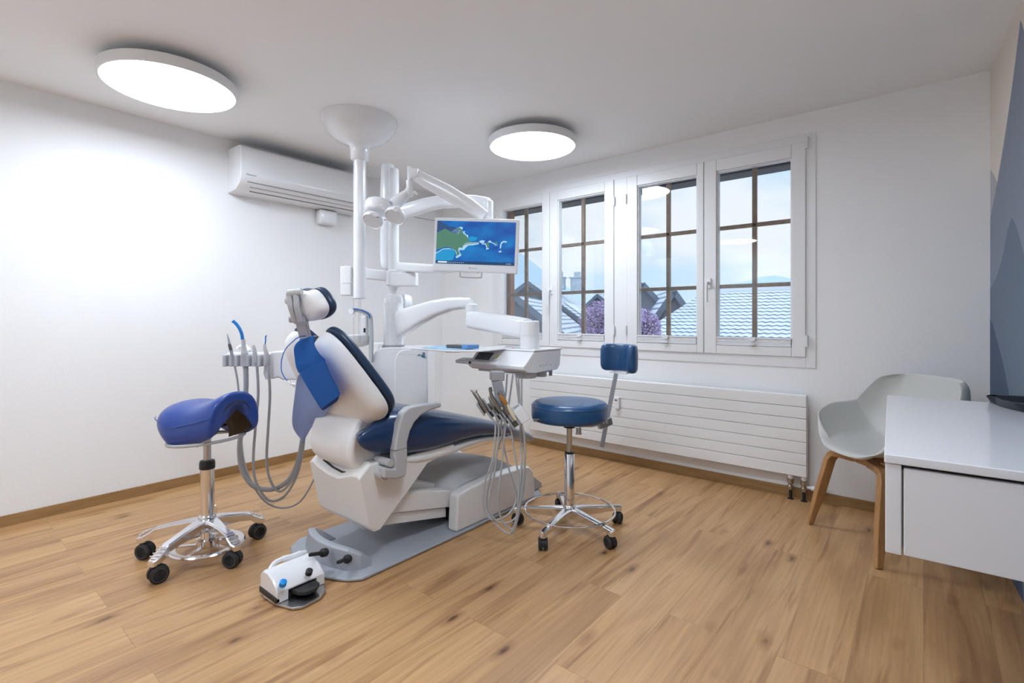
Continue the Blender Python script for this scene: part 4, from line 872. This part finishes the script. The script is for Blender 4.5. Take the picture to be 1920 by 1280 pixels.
spoly('land', [(283, 405), (360, 360), (420, 325), (540, 395), (610, 415), (650, 400), (665, 355), (605, 330), (640, 300), (680, 320), (700, 360), (720, 400), (780, 450), (810, 500), (850, 548), (830, 560), (760, 570), (725, 620), (715, 655), (660, 650), (648, 690), (655, 720), (680, 760), (625, 800), (625, 730), (590, 700), (540, 665), (500, 648), (430, 650), (350, 675), (283, 700)], 'pic_green', 2)
spoly('surf', [(1030, 570), (1090, 560), (1110, 600), (1125, 640), (1155, 645), (1140, 665), (1100, 670), (1110, 640), (1085, 580), (1030, 585)], 'pic_surf', 1)
spoly('surf', [(1130, 530), (1160, 510), (1200, 545), (1240, 560), (1260, 585), (1300, 565), (1260, 600), (1225, 570), (1180, 550), (1150, 545), (1130, 560)], 'pic_surf', 1)
spoly('land', [(1095, 555), (1140, 540), (1155, 620), (1130, 640), (1110, 600)], 'pic_green', 2)
spoly('land', [(1230, 540), (1260, 530), (1290, 550), (1265, 575), (1240, 560)], 'pic_green', 2)
spoly('surf', [(1325, 600), (1340, 540), (1380, 510), (1440, 520), (1420, 545), (1390, 530), (1355, 560), (1345, 640), (1330, 650)], 'pic_surf', 1)
spoly('surf', [(1310, 690), (1350, 680), (1360, 705), (1310, 710)], 'pic_surf', 1)
spoly('surf', [(985, 530), (1030, 510), (1080, 520), (1060, 560), (1010, 560)], 'pic_surf', 1)
spoly('sandbank', [(770, 560), (860, 550), (990, 545), (985, 570), (870, 580), (770, 600), (730, 610)], 'pic_sand', 3)
b = MB(M); b.b2(sx0, sx1, sy0, sy0+.018, .0012, .0020); b.build('taskbar', 'pic_bar', scr, smooth=False)
b = MB(M); b.b2(sx0+.014, sx0+.07, sy0+.005, sy0+.014, .002, .0022)
for k in range(9): b.b2(sx0+.076+k*.0115, sx0+.080+k*.0115, sy0+.007, sy0+.011, .002, .0022)
for k in range(4): b.b2(sx1-.05+k*.008, sx1-.046+k*.008, sy0+.007, sy0+.011, .002, .0022)
b.build('taskbar_icons', 'pic_white', scr, smooth=False)
b = MB(M); b.tube([(Wm*.44+.006*math.cos(2*PI*k/20), .023+.006*math.sin(2*PI*k/20), .001) for k in range(20)], .001, 6, closed=True); b.build('logo', 'text_grey', t)
text_obj('lettering', 'neovo', .013, M @ Matrix.Translation((Wm*.44+.012, .019, .0003)), 'text_grey', t)
b = MB(M); hx = Wm*.45; b.tube(catmull([(hx-.065, .008, -.02), (hx-.066, -.02, -.02), (hx-.055, -.032, -.02), (hx+.055, -.032, -.02), (hx+.066, -.02, -.02), (hx+.065, .008, -.02)], 6), .0035, 8); b.build('carry_handle', 'brushed_steel', t)
b = MB(M); b.b2(hx-.05, hx+.045, -.008, .004, -.03, -.008); b.build('handle_mount', 'white_satin', t, bevel=.003)
beam([P(748, 500, 3.30), P(780, 502, 3.22), P(830, 504, 3.12), P(870, 500, 3.08)], [.030, .030, .028, .028], .028, 'monitor_arm', 'white_gloss', t)
b = MB(); q = P(880, 470, 3.06); b.box(q, (.09, .05, .16), YAW); b.build('monitor_bracket', 'white_satin', t, bevel=.008)

# ================================================================== INSTRUMENT CONSOLE on its arms
DC = 2.5; cor = P(1000, 700, DC)
t = thing('instrument_console', 'white dentist instrument console on a jointed arm with grey touch screen', 'instrument console', (cor.x-.15, cor.y+.1, cor.z))
beam([P(737, 612, 3.36), P(757, 603, 3.31), P(785, 590, 3.26), P(815, 578, 3.21), P(845, 570, 3.16), P(868, 568, 3.12), P(886, 569, 3.09)], [.092, .084, .066, .052, .042, .036, .034], [.03, .045, .045, .045, .045, .045, .045], 'swing_arm', 'white_gloss', t)
b = MB(); q = P(884, 585, 3.06); b.cyl(q+Vector((0, 0, .05)), q-Vector((0, 0, .055)), .038, n=28); b.build('arm_joint', 'white_gloss', t, bevel=.006)
beam([P(884, 599, 3.02), P(900, 601, 2.97), P(940, 607, 2.83), P(970, 612, 2.73), P(988, 616, 2.68)], [.050, .054, .055, .054, .052], .045, 'spring_arm', 'white_gloss', t)
b = MB(); q = P(993, 624, 2.66); b.lathe([(.045, .066), (.052, .060), (.053, -.012), (.051, -.0125), (.051, -.085)], q, 36); b.build('arm_head', 'white_gloss', t, angle=40)
x1 = cor.x; x0 = PY(884, 680, cor.y-.05).x; y0 = cor.y; yb = PX(1051, 693, x1).y; z0 = cor.z
prof = [(y0-.045, z0+.006), (y0-.075, z0+.022), (y0-.078, z0+.040), (y0-.060, z0+.050), (y0+.000, z0+.103), (y0+.01, z0+.108), (yb, z0+.108), (yb+.005, z0+.10), (yb-.005, z0+.028), (yb-.03, z0+.004), (y0+.01, z0)]
b = MB(); b.prism(prof, x0, x1, 'X'); con = b.build('console_body', 'white_gloss', t, bevel=.009, seg=4, angle=25)
b = MB(); b.prism([(y0-.09, z0+.032), (y0-.092, z0+.050), (y0-.03, z0+.062), (y0-.03, z0+.030)], x0-.085, x0+.20, 'X'); b.build('grip_tongue', 'white_gloss', con, bevel=.006, seg=3)
b = MB(); b.b2(x0-.02, x1+.004, y0+.005, yb+.012, z0+.108, z0+.118); b.build('console_lid', 'white_gloss', t, bevel=.004)
# sloped panel frame for screen
sl = Vector((0, .060, .053)).normalized()
M = frame((x0+.025, y0-.057, z0+.0535), (1, 0, 0), sl)
b = MB(M); b.b2(.0, .105, .004, .060, 0, .0015); b.build('touch_screen', 'screen_dark', con, bevel=.0005)
b = MB(M); b.b2(.135, .155, .025, .045, 0, .001); b.build('warning_sticker', 'yellow', con, smooth=False)
b = MB(M); b.lathe([(.003, 0), (.003, .0015)], (.125, .018, 0), 12); b.build('marking', 'dark_grey', con)
q = PX(0+908, 680, 0) if False else None
b = MB(); b.lathe([(.007, .0), (.007, .004), (.004, .005)], (0, 0, 0), 20, R=Matrix()); b.bm.transform(Matrix.Translation((x0+.03, y0-.0915, z0+.042)) @ Matrix.Rotation(PI/2, 4, 'X')); b.build('sensor_dot', 'black', con)
b = MB()
for k, (dy, rr) in enumerate(((.06, .004), (.085, .0022), (.10, .0022), (.115, .0022), (.15, .003))): b.cyl((x1-.001, y0+dy, z0+.034), (x1+.0015, y0+dy, z0+.034), rr, n=10)
b.build('port_dots', 'mid_grey', con)
b = MB(); b.b2(x0+.03, x1-.02, y0-.03, yb-.05, z0-.006, z0+.004); b.build('bottom_plate', 'light_grey', t, bevel=.003)
b = MB(); b.lathe([(.055, 0), (.055, -.024), (.05, -.028)], (x1-.07, y0+.03, z0), 32); b.lathe([(.028, 0), (.028, -.026), (.024, -.03)], (x1-.045, y0+.13, z0), 24); b.build('hose_outlet', 'light_grey', t, angle=40)
for dy in (.185, .20):
    b = MB(); b.cyl((x1-.03, y0+dy, z0+.004), (x1-.03, y0+dy, z0-.03), .005, n=10); b.build('connector', 'mid_grey', t)
# side tray with paper
tz = z0+.108
TL = [P(771, 651, 2.62), P(845, 655, 2.50), P(900, 655, 2.50), P(905, 648, 2.75), P(860, 645, 2.86), P(795, 646, 2.86)]
b = MB(); tzz = .948
TP = [PZ(770, 652, tzz), PZ(848, 657, tzz), PZ(905, 656.5, tzz), PZ(960, 651, tzz), PZ(880, 647.5, tzz), PZ(815, 647.5, tzz)]
b.slab(TP, (0, 0, -.008)); b.build('side_tray', 'white_gloss', t, bevel=.003)
b = MB(); PPp = [PZ(790, 651.8, tzz+.001), PZ(842, 655.3, tzz+.001), PZ(872, 655, tzz+.001), PZ(885, 648.8, tzz+.001), PZ(822, 648.3, tzz+.001)]
b.slab(PPp, (0, 0, .0012)); tag(b.build('tray_paper', 'paper_blue', smooth=False), 'light blue paper liner lying on the white side tray', 'paper')
b = MB(); q = P(850, 658, 2.52); b.box(q-Vector((0, 0, .001)), (.07, .05, .010), YAW); b.build('tray_bracket', 'white_gloss', t, bevel=.003)
bt = thing('instrument_box', 'small dark blue and steel instrument box lying on the side tray', 'instrument box', PZ(870, 652, .95))
q = PZ(861, 652.5, .9505); qd = Vector((1, 0, 0))
Mb = Matrix.Translation((q.x, q.y, .9505))
b = MB(Mb); b.b2(-.062, .055, -.03, .05, 0, .016); b.build('box_base', 'dark_grey', bt, bevel=.002)
b = MB(Mb); b.b2(.050, .092, -.032, .052, 0, .019); b.build('end_cap', 'box_blue', bt, bevel=.002)
b = MB(Mb); b.b2(-.066, -.060, -.032, .052, 0, .018)
for k in range(5): b.b2(-.05+k*.02, -.04+k*.02, -.02, .04, .016, .0195)
b.build('instrument_rack', 'brushed_steel', bt, bevel=.001)
# holder arm and holder block
b = MB(); q = P(932, 704, 2.46); b.box(q, (.065, .07, .045), YAW+.2); b.build('hinge_block', 'mid_grey', t, bevel=.005)
b = MB(); h0 = P(931, 712, 2.44); h1 = P(942, 762, 2.46); M = frame_y(h0, RT, h1-h0); b.M = M; b.b2(-.025, .025, -.005, (h1-h0).length, -.012, .012); b.build('hinge_link', 'plate_grey', t, bevel=.003)
HOLD = [(906, 762), (920, 769), (934, 774), (948, 781), (962, 789)]
DH = 2.42
for k, (px, py) in enumerate(HOLD):
    q = P(px, py, DH-.006*k); M = Matrix.Translation(q) @ Matrix.Rotation(YAW+.1, 4, 'Z') @ Matrix.Rotation(math.radians(-34), 4, 'Y') @ Matrix.Scale(1.25, 4)
    b = MB(M); b.prism([(-.017, -.02), (.017, -.02), (.017, .02), (.008, .022), (.008, .0), (-.008, .0), (-.008, .022), (-.017, .02)], -.026, .026, 'X') if False else None
    # U shaped clamp open at the front
    b.prism([(-.018, -.016), (-.018, .030), (.018, .030), (.018, -.016), (.010, -.016), (.010, .014), (-.010, .014), (-.010, -.016)], -.030, .024, 'Z')
    b.build('instrument_holder', 'mid_grey', t, bevel=.003)
b = MB(); M = Matrix.Translation(P(976, 775, 2.44)) @ Matrix.Rotation(YAW+.1, 4, 'Z') @ Matrix.Rotation(math.radians(-34), 4, 'Y'); b.M = M
b.box((0, .0, 0), (.052, .10, .075)); b.build('holder_end_box', 'white_gloss', t, bevel=.005)
b = MB(M); b.lathe([(.016, .0), (.016, .039), (.012, .0395)], (0, .01, 0), 24, sx=1.0); b.build('holder_cup', 'mid_grey', t)

# instruments of the console, each with its own hose
def hose(pts, r, m, par, n=8, ribs=False):
    c = catmull(pts, 8); b = MB()
    if ribs: c = catmull(pts, 26); b.tube(c, [r*(1.06 if i % 2 else .92) for i in range(len(c))], n)
    else: b.tube(c, r, n)
    for v in b.bm.verts: v.co.z = max(v.co.z, .004)
    return b.build('hose', m, par, angle=80)
def dp(lst, D0, D1):
    n = len(lst)-1; return [P(x, y, D0+(D1-D0)*i/n) for i, (x, y) in enumerate(lst)]
Gc = 'instruments in the dentist console holder'
defs = [
 ('air_syringe', 'slim dark metal handpiece leftmost in the console holder row', [(882, 731, .002), (887, 734, .006), (890, 736, .011), (909, 764, .012), (913, 772, .009)], 'dull_metal', [(924, 786), (929, 800), (924, 860), (909, 905), (906, 945), (914, 968), (930, 974), (955, 962), (968, 930), (952, 870), (940, 800), (948, 740), (951, 701)]),
 ('scaler_handpiece', 'short thin handpiece second from left in the console holder row', [(916, 744, .002), (918, 749, .004), (925, 764, .006), (929, 774, .005)], 'dull_metal', [(932, 790), (935, 810), (928, 880), (918, 930), (917, 955), (930, 975), (950, 980), (970, 965), (982, 920), (984, 860), (978, 800), (972, 745), (967, 701)]),
 ('contra_angle_handpiece', 'curved dark metal handpiece in the middle of the console holder row', [(919, 729, .009), (920, 735, .007), (922, 743, .010), (930, 757, .012), (939, 772, .010)], 'dull_metal', [(948, 790), (944, 830), (940, 880), (934, 930), (936, 960), (948, 985), (962, 990), (974, 960), (979, 900), (976, 830), (978, 770), (978, 701)]),
 ('amber_syringe', 'amber and cream syringe handpiece fourth along the console holder row', [(937, 733, .006), (939, 740, .011), (944, 752, .014), (950, 764, .013), (955, 775, .011)], 'dull_metal', [(957, 795), (962, 830), (970, 880), (973, 920), (968, 970), (958, 998), (946, 996), (926, 978), (912, 950), (918, 900), (934, 840), (950, 780), (962, 701)]),
 ('cream_handpiece', 'cream coloured handpiece at the right end of console holder row', [(950, 758, .008), (956, 768, .011), (962, 779, .010), (967, 787, .008)], 'cream', [(978, 796), (984, 830), (981, 900), (972, 960), (963, 1000), (972, 960), (977, 880), (976, 810), (975, 770), (972, 701)])]
for k, (nm, lab, prof, m, hs) in enumerate(defs):
    t2 = thing(nm, lab, 'dental handpiece', P(prof[-1][0], prof[-1][1], 2.40), Gc)
    b = MB(); b.tube([P(x, y, 2.40-.004*k) for x, y, r in prof], [r for x, y, r in prof], 14); bo = b.build('handpiece_body', m, t2, angle=60)
    if k == 0: b = MB(); q = P(886, 733, 2.40); b.tube([q, P(893, 735, 2.395)], [.004, .012], 10); b.build('tip', 'mid_grey', t2)
    if k == 2: b = MB(); b.tube([P(919, 726, 2.395), P(921, 734, 2.39)], .008, 12); b.build('handpiece_head', 'dark_grey', t2)
    if k == 3:
        b = MB(); b.tube([P(936, 741, 2.375), P(943, 748, 2.375), P(949, 757, 2.375)], [.006, .013, .010], 12); b.build('amber_chamber', 'amber', t2)
        b = MB(); b.tube([P(927, 736, 2.37), P(936, 731, 2.38)], .002, 6); b.build('cross_bar', 'brushed_steel', t2)
        b = MB(); b.tube([P(934, 736, 2.385), P(938, 743, 2.38)], [.006, .008], 12); b.build('handpiece_head', 'dark_grey', t2)
    o1 = P(prof[-1][0], prof[-1][1], 2.40)
    n = len(hs); D = [2.40+(.10 if i > n*.6 else .06*i/n) for i in range(n)]
    pts = [o1]+[P(x, y, min(D[i], 0.985*EYE/max((y-HOR)/FPX, .2)) ) for i, (x, y) in enumerate(hs)]
    hose(pts, .0046, 'hose_grey', t2)

# ================================================================== ASSISTANT ARM with suction instruments
DA = 2.62
t = thing('assistant_arm', 'white assistant arm with four grey instrument holders left of chair back', 'instrument arm', P(470, 675, DA))
b = MB(); M = frame(P(430, 668, DA+.05), (P(505, 668, DA+.05)-P(430, 668, DA+.05)), (0, 0, 1)); b.M = M; b.b2(.0, .24, -.02, .022, -.03, .03); b.build('holder_bar', 'white_satin', t, bevel=.008)
b = MB(); b.rings([[P(*q, d) for q in ((502, 664), (508, 659), (540, 656), (560, 656), (600, 660), (600, 705), (560, 712), (530, 712), (522, 707), (510, 711), (505, 705), (503, 690))] for d in (DA+.0, DA+.07)]); b.build('arm_housing', 'white_gloss', t, bevel=.010, seg=3, angle=40)
b = MB(); b.rings([[P(*q, d) for q in ((496, 680), (507, 680), (509, 711), (498, 712), (494, 700))] for d in (DA+.01, DA+.06)]); b.build('arm_elbow', 'white_gloss', t, bevel=.006)
b = MB(); b.tube([P(595, 685, DA+.05), P(660, 690, DA+.35), P(705, 700, DA+.70)], .04, 16); b.build('support_arm', 'white_satin', t)
b = MB(); b.tube([P(445, 655, DA+.05), P(450, 650, DA+.06), P(462, 650, DA+.06), P(468, 658, DA+.05)], .012, 8); b.build('rear_grip', 'white_satin', t)
for px in (432.5, 454, 475, 496.5):
    q = P(px, 675, DA); M = Matrix.Translation(q) @ Matrix.Rotation(YAW, 4, 'Z'); b = MB(M)
    b.prism([(-.027, .0), (-.025, -.034), (-.006, -.036), (-.004, -.006), (.006, -.006), (.008, -.036), (.025, -.030), (.027, .0), (.025, .02), (-.025, .02)], -.031, .030, 'Z')
    b.build('instrument_holder', 'light_grey', t, bevel=.005, seg=3)
Ga = 'instruments in the assistant arm holders'
di = [
 ('curing_syringe', 'grey pointed instrument at the left end of assistant arm', [(426, 626, .0015), (429, 638, .005), (430, 644, .0065), (434, 660, .008), (439, 685, .007)], 'mid_grey', .0050, [(441, 690), (446, 720), (449, 760), (452, 820), (459, 870), (478, 915), (500, 942), (530, 952), (560, 942), (580, 915), (594, 885)], 'hose_grey'),
 ('suction_tube', 'thick grey suction handle with long curved blue tip', [(456, 636, .009), (457, 650, .011), (458, 660, .015), (459, 664, .018), (459, 668, .012), (460, 686, .012)], 'light_grey', .0125, [(461, 695), (461, 730), (455, 790), (449, 840), (454, 880), (472, 908), (495, 917), (520, 914), (545, 895), (560, 860), (566, 830), (572, 790)], 'hose_grey'),
 ('air_water_syringe', 'plain grey tapered syringe third along the assistant arm', [(475, 647, .006), (476, 652, .009), (478, 662, .011), (480, 680, .008)], 'light_grey', .0068, [(482, 690), (484, 740), (479, 800), (475, 860), (479, 900), (495, 930), (512, 939), (535, 928), (555, 895), (567, 850), (572, 800)], 'hose_grey'),
 ('saliva_ejector', 'grey saliva ejector handle with thin dark blue tip', [(496, 645, .006), (497, 655, .009), (500, 664, .012), (500, 680, .008)], 'light_grey', .0068, [(503, 690), (506, 740), (503, 800), (500, 860), (505, 895), (518, 918), (532, 918), (550, 895), (562, 860), (568, 820), (570, 795)], 'hose_grey')]
for k, (nm, lab, prof, m, hr_, hs, hm_) in enumerate(di):
    t2 = thing(nm, lab, 'dental instrument', P(prof[-1][0], prof[-1][1], DA-.02), Ga)
    b = MB(); b.tube([P(x, y, DA-.025) for x, y, r in prof], [r for x, y, r in prof], 16); b.build('handle', m, t2, angle=60)
    if k == 0: b = MB(); b.tube([P(430, 645, DA-.03), P(433, 656, DA-.03)], [.0075, .0085], 12); b.build('grip_band', 'dark_grey', t2)
    if k == 1: b = MB(); b.tube(catmull([P(437, 602, DA-.025), P(442, 606, DA-.025), P(448, 614, DA-.025), P(453, 625, DA-.025), P(455, 637, DA-.025)], 5), [.009]*2+[.008]*19, 14); b.build('suction_tip', 'bright_blue', t2)
    if k == 3: b = MB(); b.tube(catmull([P(500, 629, DA-.025), P(498, 631, DA-.025), P(498, 637, DA-.025), P(497, 646, DA-.025)], 5), .0032, 10); b.build('ejector_tip', 'cord_blue', t2)
    n = len(hs); pts = [P(x, y, DA-.02+(.12*i/n)) for i, (x, y) in enumerate(hs)]; pts = [P(prof[-1][0], prof[-1][1], DA-.025)]+pts
    hose(pts, hr_, hm_, t2, n=10, ribs=(k == 1))

# ================================================================== OUTSIDE
GZ = -4.0
b = MB(); b.b2(-400, 200, 6, 500, GZ-.5, GZ); b.build('ground', 'snow', smooth=False)['kind'] = 'structure'
def house(name, label, r0, r1, hw, drop, over=.35, wallm='house_wall', roofm='snow_tiles', extra=None):
    r0 = Vector(r0); r1 = Vector(r1); t = thing(name, label, 'house', (r0.x, r0.y, GZ)); r1 = Vector((r1.x, r1.y, r0.z))
    d = (r1-r0).normalized(); s = Vector((d.y, -d.x, 0)); L = (r1-r0).length
    b = MB(); e = r0.z-drop
    a = [r0+s*hw-Vector((0, 0, drop)), r0-Vector((0, 0, .08)), r0-s*hw-Vector((0, 0, drop)), Vector((*(r0-s*hw).xy, GZ)), Vector((*(r0+s*hw).xy, GZ))]
    b.slab([p+d*over for p in a], d*(L-2*over)); b.build('wall', wallm, t, smooth=False)
    for sg in (1, -1):
        ev = s*(hw+over)*sg-Vector((0, 0, drop*(hw+over)/hw)); sl = ev.normalized(); nrm = d.cross(sl).normalized(); nrm = nrm if nrm.z > 0 else -nrm
        b = MB(); b.slab([r0, r1, r1+ev, r0+ev], nrm*.10)
        b.build('roof', roofm, t, smooth=False, uv=lambda co, r0=r0, d=d, sl=sl: ((co-r0).dot(d), (co-r0).dot(sl)))
        b = MB(); b.slab([r0+nrm*.11-d*.06, r0+ev+nrm*.11-d*.06, r0+ev-nrm*.16-d*.06, r0-nrm*.16-d*.06], d*.10); b.build('bargeboard', 'house_dark', t, smooth=False)
    return t, r0, d, s, L
# right hand roof: ridge along X at Y=25
t = thing('house', 'snowy tiled roof filling the view behind the right hand window', 'house', (4, 25, GZ))
rl = PY(1322, 551, 25); zr = 2.36; x0r = rl.x; x1r = 22
sl = Vector((0, -1, -.466)).normalized()
def uvA(co): return (co.x, -(co-Vector((0, 25, zr))).dot(sl)*-1)
b = MB(); el = PY(1205, 660, 19.0)
b.slab([(x0r, 25, zr), (x1r, 25, zr), (x1r, 17, zr-8*.466), (x0r-2.6, 17, zr-8*.466)], (0, .05, .12)); b.build('roof', 'snow_tiles', t, smooth=False, uv=uvA)
b = MB(); b.slab([(x0r, 25, zr), (x1r, 25, zr), (x1r, 33, zr-8*.466), (x0r, 33, zr-8*.466)], (0, -.05, .12)); b.build('roof', 'snow', t, smooth=False)
b = MB(); b.b2(x0r, x1r, 18, 32, GZ, -.9); b.build('wall', 'house_wall', t, smooth=False)
b = MB(); b.box((x0r+9, 25, zr+.12), (18, .35, .22)); b.build('ridge_cap', 'snow', t, bevel=.05)
# houses seen through the left windows
t, r0, d, s, L = house('house', 'dark gabled chalet with snowy roof and chimneys behind left window', P(989, 529, 34), P(1075, 533, 56), 4.6, 3.3)
for px, py, w, h in ((1051, 536, .75, 1.0), (1083, 540, 1.05, 1.3)):
    q = P(px, py, 42); b = MB(); b.box(q+Vector((0, 0, .2)), (w, w, h), .4); b.box(q+Vector((0, 0, .2+h/2)), (w*1.25, w*1.25, .10), .4); b.box(q+Vector((0, 0, .45+h/2)), (w*.5, w*.5, .5), .4); b.build('chimney', 'chimney', t, bevel=.03)
e_ = (s*4.6-Vector((0, 0, 3.3))); nn = d.cross(e_).normalized(); nn = nn if nn.z > 0 else -nn
b = MB()
for k in range(4): b.slab([r0+e_*.42+d*(3+k*2.1)+nn*.14, r0+e_*.42+d*(5+k*2.1)+nn*.14, r0+e_*.72+d*(5+k*2.1)+nn*.14, r0+e_*.72+d*(3+k*2.1)+nn*.14], nn*.05)
b.build('solar_panel', 'solar', t, smooth=False)
house('house', 'nearer dark gabled chalet with snow tile roof at left window bottom', P(966, 556, 22), P(1030, 558, 31), 3.8, 3.0)
house('house', 'long snowy roof seen low in the third window', P(1120, 553, 42), P(1262, 556, 46), 5, 2.6, over=.3)
house('house', 'small gabled house at left edge of the third window', P(1205, 531, 27), P(1190, 533, 33), 1.0, 1.15, over=.15)
house('house', 'steep dark gabled barn in the middle of third window', P(1264, 545, 24), P(1225, 547, 31), 1.05, 1.55, over=.15)
def bush(name, label, c, R, n, m='purple_leaf'):
    t = thing(name, label, 'tree', (c.x, c.y, GZ)); b = MB()
    for k in range(n):
        u = Vector((random.gauss(0, 1), random.gauss(0, 1), random.gauss(0, 1))).normalized()*random.random()**.4
        p = c+Vector((u.x*R[0], u.y*R[1], u.z*R[2])); a = Vector((random.gauss(0, 1), random.gauss(0, 1), random.gauss(0, 1))).normalized(); e = a.cross(Vector((.3, .2, 1))).normalized(); g = .012+.022*random.random()
        b.f([b.v(p+a*g), b.v(p+e*g), b.v(p-a*g), b.v(p-e*g)])
    b.build('foliage', m, t, smooth=False)
    b = MB(); b.tube([(c.x, c.y, GZ), (c.x, c.y, c.z)], [.15, .05], 8)
    for k in range(14):
        a = k*2.4; b.tube([(c.x, c.y, c.z-R[2]*(.9-.06*k)), (c.x+R[0]*.7*math.cos(a), c.y+R[1]*.7*math.sin(a), c.z+R[2]*(.1+.5*random.random()))], [.04, .012], 5)
    b.build('trunk', 'bark', t)
bush('ornamental_tree', 'purple leaved tree behind the second window from left', P(1127, 606, 14), (.66, .6, .66), 9000)
bush('ornamental_tree', 'purple leaved tree at the left of the third window', P(1205, 618, 12.5), (.46, .5, .54), 6000)
# hazy mountains
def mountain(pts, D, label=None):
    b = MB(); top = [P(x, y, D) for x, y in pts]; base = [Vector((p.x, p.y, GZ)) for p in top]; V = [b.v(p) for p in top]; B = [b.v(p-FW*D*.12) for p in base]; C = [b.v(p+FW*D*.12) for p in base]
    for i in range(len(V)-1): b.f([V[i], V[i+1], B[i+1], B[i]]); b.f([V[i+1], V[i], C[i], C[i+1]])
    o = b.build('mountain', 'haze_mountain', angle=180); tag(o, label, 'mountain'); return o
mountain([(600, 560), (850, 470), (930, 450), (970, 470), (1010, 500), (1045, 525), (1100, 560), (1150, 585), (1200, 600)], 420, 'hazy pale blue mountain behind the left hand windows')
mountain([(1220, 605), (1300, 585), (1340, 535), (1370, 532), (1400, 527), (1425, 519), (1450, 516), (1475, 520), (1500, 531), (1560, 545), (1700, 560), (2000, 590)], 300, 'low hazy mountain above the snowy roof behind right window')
